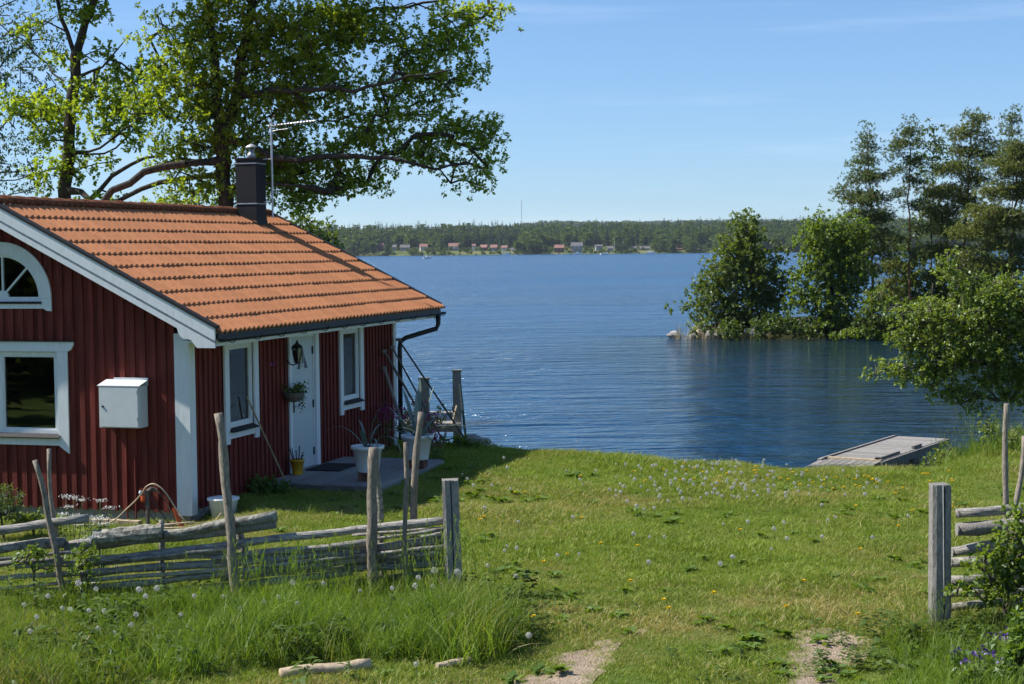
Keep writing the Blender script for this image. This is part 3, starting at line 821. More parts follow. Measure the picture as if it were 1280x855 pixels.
PITCHB = .155
u = -.20 - PITCHB / 2
k = 0
while u > WU0 + .1:
    # backing board (recessed) between battens
    for (a, b) in pieces(u, .02, wall_top(u), GOP, True):
        e = min(b, wall_top(u - PITCHB / 2 + .004)) if b > 2.4 and u < UA else b
        hi = b > 2.3 and abs(b - wall_top(u)) < .01
        zl = wall_top(u - PITCHB / 2 + .003) if hi else b; zh = wall_top(u + PITCHB / 2 - .003) if hi else b
        MB().prism([(u - PITCHB / 2 + .003, a), (u + PITCHB / 2 - .003, a), (u + PITCHB / 2 - .003, zh), (u - PITCHB / 2 + .003, zl)], .0, .022, 'y').build('board', M['red'], house)
    ub = u + PITCHB / 2
    if ub < -.22:
        for (a, b) in pieces(ub, .0, wall_top(ub), GOP, True):
            hi = b > 2.3 and abs(b - wall_top(ub)) < .01
            zl = wall_top(ub - .038) if hi else b; zh = wall_top(ub + .038) if hi else b
            MB().prism([(ub - .038, a), (ub + .038, a), (ub + .038, zh), (ub - .038, zl)], -.027, .003, 'y').build('batten', M['red'], house)
    u -= PITCHB
# long wall: same boards, narrower spacing of battens
v = .16
bd = 0
PL = .150
while v < WV1 - .12:
    vc = v + PL / 2
    for (a, b) in pieces(vc, .04, 2.32, LOP):
        MB().box(-.022, 0, v + .003, v + PL - .003, a, b).build('board', M['red'], house)
    for (a, b) in pieces(v, .02, 2.32, LOP):
        if v > .2: MB().box(-.003, .024, v - .034, v + .034, a, b).build('batten', M['red'], house)
    v += PL

# foundation, inner lining, floor, far and back walls
MB().box(WU0 + .03, -.03, .03, WV1 - .03, -.5, .06).build('foundation', M['concrete'], house)
def lining(axis, c, a0, a1, z0, z1, ops, m):
    """a sheet with rectangular openings, 6 cm thick"""
    A = sorted({a0, a1, *[o[0] for o in ops], *[o[1] for o in ops]}); Z = sorted({z0, z1, *[o[2] for o in ops], *[o[3] for o in ops]})
    for i in range(len(A) - 1):
        for j in range(len(Z) - 1):
            ca, cz = (A[i] + A[i + 1]) / 2, (Z[j] + Z[j + 1]) / 2
            if any(o[0] < ca < o[1] and o[2] < cz < o[3] for o in ops): continue
            if axis == 'u': m.box(A[i], A[i + 1], c, c + .06, Z[j], Z[j + 1])
            else: m.box(c - .06, c, A[i], A[i + 1], Z[j], Z[j + 1])
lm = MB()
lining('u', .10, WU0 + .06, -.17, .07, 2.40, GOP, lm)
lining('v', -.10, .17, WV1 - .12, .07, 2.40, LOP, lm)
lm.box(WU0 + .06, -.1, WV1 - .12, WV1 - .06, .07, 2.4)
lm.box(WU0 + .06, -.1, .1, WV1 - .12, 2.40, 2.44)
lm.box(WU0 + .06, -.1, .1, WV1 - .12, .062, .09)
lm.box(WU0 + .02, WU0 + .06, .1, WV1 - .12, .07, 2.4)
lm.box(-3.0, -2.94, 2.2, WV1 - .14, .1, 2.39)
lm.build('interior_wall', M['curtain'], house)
MB().prism([(WU0, .0), (-.0, .0), (0, 2.3), (UA, wall_top(UA)), (WU0, 2.3)], WV1 - .03, WV1, 'y').build('rear_wall', M['red'], house)
MB().box(WU0, WU0 + .02, 0.02, WV1 - .04, 0, 2.5).build('side_wall', M['red'], house)
# attic darkness behind the fan window: a sheet of boards closing the loft
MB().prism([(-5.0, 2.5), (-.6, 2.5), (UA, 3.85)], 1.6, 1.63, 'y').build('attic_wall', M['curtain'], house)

# corner boards
MB().box(-.19, .030, -.034, -.001, -.04, 2.42).build('corner_board', M['white'], house)
MB().box(.001, .032, .0, .135, -.04, 2.30).build('corner_board', M['white'], house)
MB().box(-.021, .034, WV1 - .125, WV1 + .0, -.02, 2.30).build('corner_board', M['white'], house)
MB().box(WU0 - .03, WU0 + .19, -.034, -.001, -.04, 2.42).build('corner_board', M['white'], house)
# frieze under the eaves
MB().box(.0, .040, .14, WV1 - .13, 2.235, 2.40).build('frieze', M['white'], house)

# roof deck (two slopes), soffit
for sgn, nm in ((1, 'roof_deck'), (-1, 'roof_deck')):
    e = UA + sgn * 3.36
    MB().prism([(UA, ZR - .02), (e, rz(e) - .02), (e, rz(e) - .10), (UA, ZR - .12)], V0 + .03, V1 - .02, 'y').build(nm, M['grey_wood'], house)
# soffit board along the eave
MB().box(.03, .56, V0 + .05, V1 - .03, 2.31, 2.335).build('soffit', M['white'], house)
MB().box(.545, .575, V0 + .04, V1 - .02, 2.27, 2.395).build('fascia_board', M['white'], house)

# bargeboards: upper board, groove, lower moulded board, metal flashing on top
def barge(sgn, vf, face):
    e = UA + sgn * 3.385
    def L(t, dz): uu = UA + (e - UA) * t; return (uu, rz(uu) + dz)
    y0, y1 = (vf - .028, vf) if face < 0 else (vf, vf + .028)
    MB().prism([L(0, .045), L(1, .045), L(1, -.12), L(0, -.12)], y0, y1).build('bargeboard', M['white'], house)
    MB().prism([L(0, -.123), L(1, -.123), L(1, -.158), L(0, -.158)], (y0 + .012) if face < 0 else y0, y1 if face < 0 else y1 - .012).build('bargeboard_groove', M['steel'], house)
    # lower board with a scrolled end
    pts = [L(0, -.160), L(1, -.160), L(1, -.205), L(.94, -.30), L(.915, -.31)]
    if sgn > 0:
        b = .872
        pts += [L(.905, -.285), L(.89, -.255), L(.872, -.262), L(.855, -.262), L(.84, -.245), L(.83, -.225), L(.822, -.205)]
        pts[2] = L(1, -.215); pts[3] = L(.985, -.225); pts[4] = L(.915, -.262)
        pts[3:] = [L(.985, -.22), L(.93, -.25), L(.915, -.245), L(.905, -.225), (L(.88, 0)[0], L(.88, 0)[1] - .30)]
        uu = UA + (e - UA)
        zb = rz(uu) - .215
        pts = [L(0, -.160), L(1, -.160), L(1, -.215), (uu - .02, zb), (uu - .26, zb), (uu - .30, zb + .045), (uu - .345, zb + .10), (uu - .38, zb + .115), (uu - .45, zb + .12), (uu - .50, zb + .15), (uu - .53, zb + .20), (uu - .545, rz(uu - .545) - .235), L(0, -.235)]
    else:
        pts = [L(0, -.160), L(1, -.160), L(1, -.235), L(0, -.235)]
    MB().prism(pts, (y0 + .004) if face < 0 else y0, y1 if face < 0 else y1 - .004).build('bargeboard_lower', M['white'], house)
    MB().prism([L(0, .085), L(1.006, .085), L(1.006, .048), L(0, .048)], (y0 - .012) if face < 0 else y0 - .09, (y1 + .09) if face < 0 else y1 + .012).build('verge_flashing', M['black'], house)
barge(1, V0, -1); barge(-1, V0, -1); barge(1, V1, 1); barge(-1, V1, 1)

# clay tiles: double-roll tiles, ten courses, every tile an object
NC, NR = 31, 10
TW = (V1 - V0 - .02) / NC
SLEN = 3.46 / cos(PA)
EXPO = (SLEN - .12) / NR
def tile_mesh(seed):
    r = random.Random(seed)
    m = MB(); n = 12; L_ = EXPO + .075; A = .019
    rows = [0, .35, L_ - .02, L_]
    vs = []; fs = []
    prof = [(i / n * TW, A * (1 - cos(2 * pi * 2 * i / n)) ) for i in range(n + 1)]
    # x runs down the slope; upper surface
    for t in (0.0, L_ * .5, L_ - .008, L_):
        for (y, z) in prof:
            dz = -.004 if t == L_ else 0
            vs.append((t, y, z + dz))
    for (y, z) in prof: vs.append((L_ - .001, y, z - .030))     # lip underside
    for (y, z) in prof: vs.append((L_ * .5, y, z - .012))
    w = n + 1
    for j in range(5):
        for i in range(n):
            a = j * w + i
            fs.append((a, a + w, a + w + 1, a + 1))
    m.add(vs, fs)
    return m.mesh('roof_tile', M['tile'], False)
TM = [tile_mesh(i) for i in range(2)]
for j in range(NR):
    for i in range(NC):
        # x down-slope from the ridge
        o = link('roof_tile', TM[(i + j) % 2], house)
        s0 = .06 + j * EXPO
        uu = UA + s0 * cos(PA); zz = ZR - s0 * sin(PA) + .010
        o.location = (uu + random.uniform(-.005, .005), V0 + .01 + i * TW, zz + random.uniform(-.001, .003))
        o.rotation_euler = (0, PA - .072 + random.uniform(-.003, .003), random.uniform(-.004, .004))
# hidden slope: one joined skin of tiles
hs = MB(); nn = 62
for j in range(NR):
    for i in range(NC * 4):
        y0 = V0 + i * TW / 4; y1 = y0 + TW / 4
        za, zb = (.0, .036) if i % 2 else (.036, .0)
        s0 = .06 + j * EXPO; s1 = s0 + EXPO + .02
        pa = (UA - s0 * cos(PA), ZR - s0 * sin(PA)); pb = (UA - s1 * cos(PA), ZR - s1 * sin(PA) + .03)
        hs.add([(pa[0], y0, pa[1] + za + .01), (pa[0], y1, pa[1] + zb + .01), (pb[0], y1, pb[1] + zb + .01), (pb[0], y0, pb[1] + za + .01)], [(0, 1, 2, 3)])
tag(hs.build('rear_slope_tiles', M['tile'], house), kind='stuff')
# ridge tiles
def ridge_mesh(seed):
    r = random.Random(seed); m = MB(); pts = []; n = 9; vs = []; fs = []
    for t, rr in ((0, .112), (.05, .118), (.37, .100), (.385, .100)):
        for k in range(n + 1):
            a = pi * (-.06 + 1.12 * k / n); q = rr * (1 + r.uniform(-.03, .03))
            vs.append((q * cos(a) * 1.15, t, q * sin(a) * .82))
    for j in range(3):
        for k in range(n):
            a = j * (n + 1) + k; fs.append((a, a + 1, a + n + 2, a + n + 1))
    fs.append(tuple(range(n + 1)))
    m.add(vs, fs); return m.mesh('ridge_tile', M['ridge'], False)
RM = [ridge_mesh(i) for i in range(4)]
y = V0 - .01; i = 0
while y < V1 - .2:
    if not (7.28 < y + .18 < 8.05):
        o = link('ridge_tile', RM[i % 4], house); o.location = (UA, y, ZR + .028 + random.uniform(-.004, .004)); o.rotation_euler = (0, random.uniform(-.03, .03), random.uniform(-.015, .015))
    y += .352; i += 1

# gutter: half-round trough with brackets, downpipe
g = MB(); vs = []; n = 8; GU, GR = .65, .05
for yy in (V0 + .02, V1 + .03):
    for rr in (GR, GR - .006):
        for k in range(n + 1):
            a = pi + pi * k / n; vs.append((GU + rr * cos(a), yy, 2.372 + rr * sin(a)))
w = n + 1; fs = []
for k in range(n):
    fs.append((k, k + 1, 2 * w + k + 1, 2 * w + k)); fs.append((w + k, w + k + 1, 3 * w + k + 1, 3 * w + k))
fs += [(0, w, 3 * w, 2 * w), (n, w + n, 3 * w + n, 2 * w + n), tuple(range(w)), tuple(range(2 * w, 3 * w))]
g.add(vs, fs); go_ = g.build('gutter', M['gutter'], house)
for k in range(12):
    yy = V0 + .35 + k * .8
    MB().tube([(GU - .07, yy, 2.40), (GU - .066, yy, 2.36), (GU - .04, yy, 2.315), (GU, yy, 2.303), (GU + .04, yy, 2.315), (GU + .066, yy, 2.36), (GU + .066, yy, 2.385)], .006, 4).build('gutter_bracket', M['gutter'], go_)
MB().box(.575, .60, V0 + .03, V1, 2.36, 2.43).build('eave_flashing', M['gutter'], house)
dpp = [(GU, 8.55, 2.32), (GU, 8.55, 2.17), (GU - .03, 8.53, 2.08), (.16, 8.15, 1.93), (.09, 8.06, 1.86), (.085, 8.04, 1.76), (.085, 8.04, .1)]
dp = MB().tube(dpp, [.05, .043, .043, .043, .043, .043, .043], 10).build('downpipe', M['gutter'], house, True)
for z in (1.6, .6): MB().lathe([(.05, -.015), (.05, .015)], (.085, 8.04, z), 10).build('pipe_clip', M['gutter'], dp)

# chimney of black sheet metal, hood, straps and flashing
cu0, cu1, cv0, cv1 = -2.72, -2.33, 7.3, 7.72
ch = MB().box(cu0, cu1, cv0, cv1, 3.9, 5.16).build('chimney', M['black'], house)
MB().box(cu0 - .02, cu1 + .02, cv0 - .02, cv1 + .02, 5.162, 5.19).build('chimney_cap', M['black'], ch)
for z in (5.08, 4.36):
    MB().box(cu0 - .008, cu1 + .008, cv0 - .008, cv1 + .008, z, z + .02).build('strap', M['steel'], ch)
MB().lathe([(.075, 0), (.075, .07), (.06, .09), (.045, .10), (.045, .16)], ((cu0 + cu1) / 2 + .02, (cv0 + cv1) / 2, 5.19), 14).build('flue', M['steel'], ch, True)
MB().lathe([(.11, .195), (.107, .203), (.06, .235), (.015, .258), (.0, .26)], ((cu0 + cu1) / 2 + .02, (cv0 + cv1) / 2, 5.19), 16, False).build('rain_hood', M['steel'], ch, True)
for a in (0.5, 2.6, 4.7):
    MB().tube([((cu0 + cu1) / 2 + .02 + .045 * cos(a), (cv0 + cv1) / 2 + .045 * sin(a), 5.33), ((cu0 + cu1) / 2 + .02 + .07 * cos(a), (cv0 + cv1) / 2 + .07 * sin(a), 5.392)], .008, 4).build('hood_leg', M['steel'], ch)
fl = MB()
def rp(u_, o): return rz(u_) + o
fl.prism([(cu0 - .12, rp(cu0 - .12, .06)), (cu1 + .30, rp(cu1 + .30, .06)), (cu1 + .30, rp(cu1 + .30, .045)), (cu0 - .12, rp(cu0 - .12, .045))], cv0 - .09, cv0 - .001)
fl.prism([(UA, rp(UA, .125)), (cu1 + .36, rp(cu1 + .36, .07)), (cu1 + .36, rp(cu1 + .36, .04)), (UA, rp(UA, .04))], cv0 - .12, cv0 - .09)
fl.prism([(cu1 + .001, rp(cu1, .06)), (cu1 + .34, rp(cu1 + .34, .06)), (cu1 + .34, rp(cu1 + .34, .045)), (cu1 + .001, rp(cu1, .045))], cv0, cv1 + .15)
fl.prism([(cu1 + .001, rp(cu1, .20)), (cu1 + .03, rp(cu1 + .03, .06)), (cu1 + .03, rp(cu1, .04)), (cu1 + .001, rp(cu1, .04))], cv0 + .002, cv1 - .002)
fl.build('chimney_flashing', M['black'], ch)

# television antenna beside the chimney
an = tag(empty('tv_antenna', H(-2.16, 7.62, 4.24), -HA), 'thin metal television antenna on a mast beside the black chimney', 'antenna')
MB().tube([(0, 0, -.12), (.0, 0, 1.62)], .019, 8).build('mast', M['alu'], an)
MB().tube([(-.06, .0, 1.52), (.46, -.12, 1.55), (.98, -.24, 1.575)], .013, 6).build('boom', M['alu'], an)
for k in range(15):
    t = k / 14; x = .02 + .95 * t; L_ = .16 - .05 * t
    c = Vector((x, -.0 - .245 * t, 1.54 + .045 * t)); MB().tube([c - Vector((.02, L_ * .9, .03)), c + Vector((.02, L_ * .9, .03))], .006, 4).build('element', M['alu'], an)
for s in (1, -1):
    MB().tube([(-.06, 0, 1.53), (.10, -.05 * s, 1.53 + .20 * s)], .007, 4).build('reflector_rod', M['alu'], an)
MB().tube([(-.03, 0, 1.42), (.15, -.03, 1.45), (.36, -.08, 1.46)], .008, 4).build('lower_boom', M['alu'], an)
MB().tube([(-.15, -.05, .93), (.0, 0, .93)], .012, 5).build('wall_bracket', M['steel'], an)
MB().tube([(-.15, -.05, .16), (.0, 0, .16)], .012, 5).build('wall_bracket', M['steel'], an)

# ---------------- windows
def casement(parent, axis, a0, a1, z0, z1, c, out, mull=None, fw=.055):
    """outer frame + sash bars + pane; axis 'u' (gable, facing -y) or 'v' (long wall, facing +x)"""
    def bx(nm, A0, A1, Z0, Z1, d0, d1, mat, par):
        if axis == 'u': return MB().box(A0, A1, -d1 + c, -d0 + c, Z0, Z1).build(nm, mat, par)
        return MB().box(c + d0, c + d1, A0, A1, Z0, Z1).build(nm, mat, par)
    fr = bx('window_frame', a0, a1, z1 - fw, z1, -.06, .01, M['white'], parent)
    bx('frame_bar', a0, a1, z0, z0 + fw, -.06, .01, M['white'], fr)
    bx('frame_bar', a0, a0 + fw, z0 + fw, z1 - fw, -.06, .01, M['white'], fr)
    bx('frame_bar', a1 - fw, a1, z0 + fw, z1 - fw, -.06, .01, M['white'], fr)
    cells = [(a0 + fw, a1 - fw)]
    if mull:
        bx('frame_bar', mull - .035, mull + .035, z0 + fw, z1 - fw, -.06, .01, M['white'], fr)
        cells = [(a0 + fw, mull - .035), (mull + .035, a1 - fw)]
    for (p0, p1) in cells:
        bx('pane', p0, p1, z0 + fw, z1 - fw, -.035, -.03, M['glass'], fr)
        s = .025
        bx('glazing_bead', p0, p1, z1 - fw - s, z1 - fw, -.028, -.004, M['white'], fr)
        bx('glazing_bead', p0, p1, z0 + fw, z0 + fw + s, -.028, -.004, M['white'], fr)
        bx('glazing_bead', p0, p0 + s, z0 + fw + s, z1 - fw - s, -.028, -.004, M['white'], fr)
        bx('glazing_bead', p1 - s, p1, z0 + fw + s, z1 - fw - s, -.028, -.004, M['white'], fr)
    return fr

# gable window with crown board, side casings and sloping apron
gw = casement(house, 'u', -3.80, -1.96, 1.03, 2.16, -.006, 1, mull=-2.88, fw=.05)
tr = MB().prism([(-4.06, 2.30), (-1.70, 2.30), (-1.70, 2.265), (-1.745, 2.19), (-1.80, 2.165), (-3.96, 2.165), (-4.015, 2.19), (-4.06, 2.265)], -.060, -.028).build('window_crown', M['white'], gw)
MB().box(-4.07, -1.69, -.085, -.028, 2.303, 2.318).build('crown_flashing', M['black'], gw)
MB().prism([(-1.955, 2.163), (-1.80, 2.163), (-1.80, .76), (-1.955, .87)], -.055, -.029).build('casing', M['white'], gw)
MB().prism([(-3.96, 2.163), (-3.805, 2.163), (-3.805, .87), (-3.96, .76)], -.055, -.029).build('casing', M['white'], gw)
MB().box(-3.80, -1.957, -.050, -.028, .87, .985).build('apron', M['white'], gw)
MB().prism([(-.11, .985), (-.03, 1.03), (-.03, 1.01), (-.11, .97)], -3.83, -1.93, 'x').build('sill', M['black'], gw)

# half-round fan window in the gable
fan = MB(); n = 28
CZ = 2.90
vs = []; 
for yy in (-.055, -.027):
    for k in range(n + 1):
        a = pi * k / n
        vs.append((UA + .60 * cos(a), yy, CZ + .60 * sin(a))); vs.append((UA + .775 * cos(a), yy, CZ + .775 * sin(a)))
w = 2 * (n + 1); fs = []
for k in range(n):
    a = 2 * k
    fs += [(a, a + 1, a + 3, a + 2), (w + a, w + a + 2, w + a + 3, w + a + 1), (a, a + 2, w + a + 2, w + a), (a + 1, w + a + 1, w + a + 3, a + 3)]
fs += [(0, w, w + 1, 1), (w - 2, w - 1, 2 * w - 1, 2 * w - 2)]
fan.add(vs, fs)
ft = fan.build('fan_window_casing', M['white'], house)
MB().prism([(UA - .775, 2.897), (UA - .62, 2.897), (UA - .62, 2.82), (UA + .62, 2.82), (UA + .62, 2.897), (UA + .775, 2.897), (UA + .775, 2.72), (UA + .70, 2.725), (UA + .655, 2.755), (UA - .655, 2.755), (UA - .70, 2.725), (UA - .775, 2.72)], -.055, -.028).build('apron', M['white'], ft)
MB().box(UA - .63, UA + .63, -.075, -.02, 2.822, 2.85).build('sill', M['black'], ft)
pane = [(UA + .60 * cos(pi * k / n), CZ + .60 * sin(pi * k / n)) for k in range(n + 1)]
MB().prism(pane, .010, .014).build('pane', M['glass'], ft)
MB().box(UA - .60, UA + .60, -.022, .008, 2.852, 2.915).build('glazing_bar', M['white'], ft)
for a in (45, 90, 135):
    q = radians(a); c = Vector((UA, -.006, 2.93)); e = c + Vector((cos(q), 0, sin(q))) * .59
    MB().bar(c, e, .024, .024, Vector((0, 1, 0))).build('glazing_bar', M['white'], ft)
rim = MB(); vs = []; fs = []
for yy in (-.024, .009):
    for k in range(n + 1):
        a = pi * k / n
        vs.append((UA + .565 * cos(a), yy, CZ + .565 * sin(a))); vs.append((UA + .60 * cos(a), yy, CZ + .60 * sin(a)))
fs = []
for k in range(n):
    a = 2 * k
    fs += [(a, a + 1, a + 3, a + 2), (w + a, w + a + 2, w + a + 3, w + a + 1), (a, a + 2, w + a + 2, w + a), (a + 1, w + a + 1, w + a + 3, a + 3)]
rim.add(vs, fs); rim.build('sash_rim', M['white'], ft)
HUBM = MB().prism([(UA + .09 * cos(pi * k / 8), 2.915 + .09 * sin(pi * k / 8)) for k in range(9)], -.02, .006).build('fan_hub', M['white'], ft)

# windows of the long wall
for (a0, a1) in ((1.14, 1.97), (5.42, 6.2)):
    f_ = casement(house, 'v', a0, a1, 1.02, 2.2, .004, 1, fw=.05)
    MB().box(.026, .056, a0 - .14, a0 - .002, .80, 2.234).build('casing', M['white'], f_)
    MB().box(.026, .056, a1 + .002, a1 + .14, .80, 2.234).build('casing', M['white'], f_)
    MB().box(.026, .050, a0 - .003, a1 + .003, .87, .975).build('apron', M['white'], f_)
    MB().prism([(.01, 1.02), (.105, .975), (.105, .96), (.01, 1.0)], a0 - .02, a1 + .02, 'y').build('sill', M['black'], f_)
    MB().box(.02, .05, a0, a1, 2.2, 2.234).build('head_board', M['white'], f_)

# door with a fan of three small panes
door = MB().box(-.03, .012, 3.385, 4.215, .12, 2.17).build('door', M['door'], house)
for (a, b) in ((3.33, 3.382), (4.218, 4.26)):
    MB().box(-.03, .022, a, b, .07, 2.22).build('door_frame', M['white'], house)
MB().box(.024, .05, 4.262, 4.40, .05, 2.234).build('door_casing', M['white'], house)
MB().box(.024, .05, 3.23, 3.328, .05, 2.234).build('door_casing', M['white'], house)
MB().box(-.03, .022, 3.382, 4.218, 2.172, 2.22).build('door_frame', M['white'], house)
MB().box(-.03, .07, 3.33, 4.26, .07, .118).build('threshold', M['grey_wood'], house)
def dprism(pts, nm, mat, d0=.0125, d1=.018):
    return MB().prism([(3.80 + a, 1.74 + b) for a, b in pts], d0, d1, 'x').build(nm, mat, door)
dprism([(-.035, .02), (.035, .02), (.045, .20), (0, .27), (-.045, .20)], 'door_pane', M['farglass'])
dprism([(-.20, -.06), (-.09, -.06), (-.065, .18), (-.12, .08)], 'door_pane', M['farglass'])
dprism([(.20, -.06), (.09, -.06), (.065, .18), (.12, .08)], 'door_pane', M['farglass'])
for k in (-1, 1):
    MB().bar((.02, 3.80 + k * .03, 1.70), (.02, 3.80 + k * .058, 1.97), .012, .012).build('door_moulding', M['white'], door)
MB().tube([(.012, 3.45, 1.12), (.055, 3.45, 1.12), (.06, 3.47, 1.12), (.06, 3.58, 1.12)], .011, 6).build('door_handle', M['steel'], door)
MB().box(.0125, .018, 3.43, 3.475, 1.02, 1.2).build('lock_plate', M['black'], door)
for z in (.35, 1.1, 1.95):
    MB().box(.0125, .03, 4.185, 4.214, z - .06, z + .06).build('hinge', M['black'], door)

# red pipes beneath the cabinet
for k, (uu, zt) in enumerate(((-.93, .93), (-.80, .75))):
    MB().tube([(uu, -.05, zt), (uu, -.05, -.15 if k == 0 else -.12)], .011, 6).build('pipe', M['red'], house)
MB().box(-.74, -.62, -.055, -.03, .20, .32).build('junction_box', M['red'], house)

# ---------------- things on and by the house
cab = empty('electric_cabinet', H(-.90, -.03, 1.16), -HA, 'light grey metal meter cabinet with one door on the red gable wall', 'cabinet')
MB().box(-.30, .30, -.235, .0, .0, .56).build('cabinet_body', M['cabinet'], cab)
MB().prism([(-.255, .57), (.0, .635), (.0, .625), (-.255, .56)], -.315, .315, 'x').build('sloping_top', M['cabinet'], cab)
MB().prism([(.0, .56), (.0, .66), (-.012, .66), (-.012, .56)], -.2, .315, 'x').build('back_flange', M['cabinet'], cab)
cd = MB().box(-.285, .285, -.252, -.236, .015, .545).build('cabinet_door', M['cabinet'], cab)
MB().lathe([(.016, 0), (.016, .01)], (0, 0, 0), 8).build('lock', M['black'], cd).matrix_local = Matrix.Translation((-.235, -.252, .285)) @ Matrix.Rotation(pi / 2, 4, 'X')
for z in (.10, .46): MB().box(.272, .292, -.262, -.2525, z, z + .05).build('cabinet_hinge', M['steel'], cd)

lan = empty('wall_lantern', H(.05, 3.16, 1.80), -HA, 'black wall lantern left of the top of the white door', 'lantern')
lb = MB()
MB().tube([(0, 0, .05), (.03, 0, .0), (.09, 0, -.02), (.15, 0, .0), (.16, 0, .04)], .01, 5).build('bracket', M['lamp'], lan)
for a in range(6):
    q = pi / 3 * a
    MB().tube([(.16 + .052 * cos(q), .052 * sin(q), .05), (.16 + .085 * cos(q), .085 * sin(q), .24)], .007, 4).build('frame_rod', M['lamp'], lan)
MB().lathe([(.05, .04), (.088, .235)], (.16, 0, 0), 6, False).build('lantern_glass', M['glass'], lan)
MB().lathe([(.10, .24), (.07, .285), (.03, .31), (.008, .36)], (.16, 0, 0), 6).build('lantern_top', M['lamp'], lan)
MB().lathe([(.02, .0), (.055, .02), (.055, .04)], (.16, 0, 0), 6).build('lantern_base', M['lamp'], lan)

bas = empty('wall_basket', H(.05, 3.10, 1.22), -HA, 'dark half round wall basket with a trailing plant beside the white door', 'flower basket')
MB().lathe([(.03, 0), (.09, .02), (.15, .08), (.17, .15)], (.12, 0, 0), 12).build('bowl', M['tool'], bas)
rg = np.random.default_rng(21)
def leaf_cloud(name, n, fn, L_, mat, parent=None, up=.6, rg=rg, wr=.5):
    c = np.array([fn() for _ in range(n)]); d = rg.normal(size=(n, 3)); d[:, 2] += .1
    nr = rg.normal(size=(n, 3)); nr[:, 2] += up * 2
    Ls = L_ * rg.uniform(.6, 1.3, n)
    return link(name, leaves_mesh(name, c, d, nr, Ls, Ls * wr, mat), parent)
leaf_cloud('foliage', 170, lambda: (.14 + rg.normal() * .06, .06 + rg.normal() * .13, .20 + rg.normal() * .05), .06, M['darkweed'], bas)
leaf_cloud('trailing_foliage', 90, lambda: (.16 + rg.normal() * .03, .18 + rg.normal() * .03, .02 + rg.normal() * .10), .045, M['darkweed'], bas)

orn = empty('butterfly_ornament', H(.03, 2.66, 1.80), -HA, 'small pinkish butterfly ornament on the red wall left of the door', 'ornament')
MB().strip([(0, .0, 0), (.005, .05, .03), (.0, .09, .02)], [.01, .07, .03], Vector((0, 0, 1))).build('wing', M['pinkflower'], orn)
MB().strip([(0, .0, 0), (.005, -.05, .03), (.0, -.09, .02)], [.01, .07, .03], Vector((0, 0, 1))).build('wing', M['pinkflower'], orn)
MB().tube([(.006, 0, -.03), (.006, 0, .05)], .007, 4).build('body', M['lamp'], orn)

# deck with planks
deck = empty('wooden_deck', H(0, 2.25, 0), -HA, 'low grey plank deck in front of the white door', 'deck')
n = 17
for k in range(n):
    x0 = .06 + k * (1.72 / n); MB().box(x0, x0 + 1.72 / n - .008, 0.0, 3.1, .085, .113).build('plank', M['deckwood'], deck)
for yy in (.02, 1.5, 3.02): MB().box(.06, 1.78, yy, yy + .05, -.05, .083).build('joist', M['pierdark'], deck)
MB().box(1.782, 1.81, 0, 3.1, -.03, .10).build('edge_board', M['deckwood'], deck)
tag(MB().box(-.42, .42, -.28, .28, 0, .018).build('doormat', M['rubber'], None, loc=H(.42, 3.98, .114)), 'dark rectangular doormat on the deck before the door', 'doormat').rotation_euler = (0, 0, -HA + pi / 2)

# planters
def planter(u, v, s, label, lean, nl, seed, blades):
    st = empty('brick_stand', H(u, v, .114), -HA + .1, 'dark brick stand under the ' + label[1], 'stand')
    for k in range(4):
        MB().box(-.12 * s + (k % 2) * .125 * s, -.005 + (k % 2) * .125 * s, -.12 * s, .12 * s, .001 + .066 * (k // 2), .064 + .066 * (k // 2)).build('brick', M['brick'], st)
    pl = empty('potted_agave', H(u, v, .114 + .134), -HA, label[0], 'potted plant')
    pot = MB().lathe([(.155 * s, 0), (.165 * s, .02), (.215 * s, .33), (.245 * s, .335), (.25 * s, .385), (.232 * s, .387), (.205 * s, .34)], (0, 0, 0), 24, False)
    pot.lathe([(.155 * s, .001), (.01, .001)], (0, 0, 0), 24, False)
    po = pot.build('pot', M['plastic_w'], pl, True)
    MB().lathe([(.212 * s, .31), (.12, .33), (.001, .335)], (0, 0, 0), 20, False).build('soil', M['soil'], pl)
    for (az, L_, up, bend, w) in blades:
        d = Vector((cos(az), sin(az), 0)); pts = []; ws = []
        for i in range(9):
            t = i / 8
            th = up - bend * t * t
            if i == 0: p = Vector((0, 0, .33)) + d * .03
            else: p = p + (d * cos(th) + Vector((0, 0, 1)) * sin(th)) * L_ / 8
            pts.append(p.copy()); ws.append(w * (.55 + .9 * t) * (1 - t ** 2.5) ** .8 + .002)
        MB().strip(pts, ws, Vector((-sin(az), cos(az), 0)), .16).build('leaf', M['agave'], pl, fixn=False)
planter(1.50, 2.72, 1.0, ('white pot with long drooping and upright strap leaves on the deck corner', 'nearer white pot'), 0, 8, 1,
        [(.4, .75, 1.45, .5, .05), (.1, .62, 1.5, .4, .045), (.0, .95, .9, 1.7, .035), (-.5, .9, .75, 2.0, .035), (2.9, .9, .9, 1.7, .03), (2.3, .55, 1.2, .8, .04), (4.4, .35, 1.3, .4, .12), (5.4, .6, .9, 2.2, .04), (1.4, .6, 1.1, 1.2, .035)])
planter(1.74, 4.25, 1.05, ('white pot with a spiky grey green agave near the far deck corner', 'farther white pot'), 0, 8, 2,
        [(.2, .75, 1.05, .2, .08), (.8, .85, 1.3, .15, .085), (1.6, .95, 1.45, .1, .09), (2.5, .85, 1.2, .2, .085), (3.3, .7, .95, .3, .08), (4.2, .6, .8, .3, .08), (5.1, .55, .75, .3, .08), (5.9, .6, .55, .5, .08), (.35, .9, .35, .6, .06), (3.0, .8, .35, .7, .05), (1.1, .5, .7, .1, .08), (2.0, .7, 1.5, .1, .08), (5.6, .4, .3, .8, .06), (.0, 1.0, .55, 1.1, .05)])

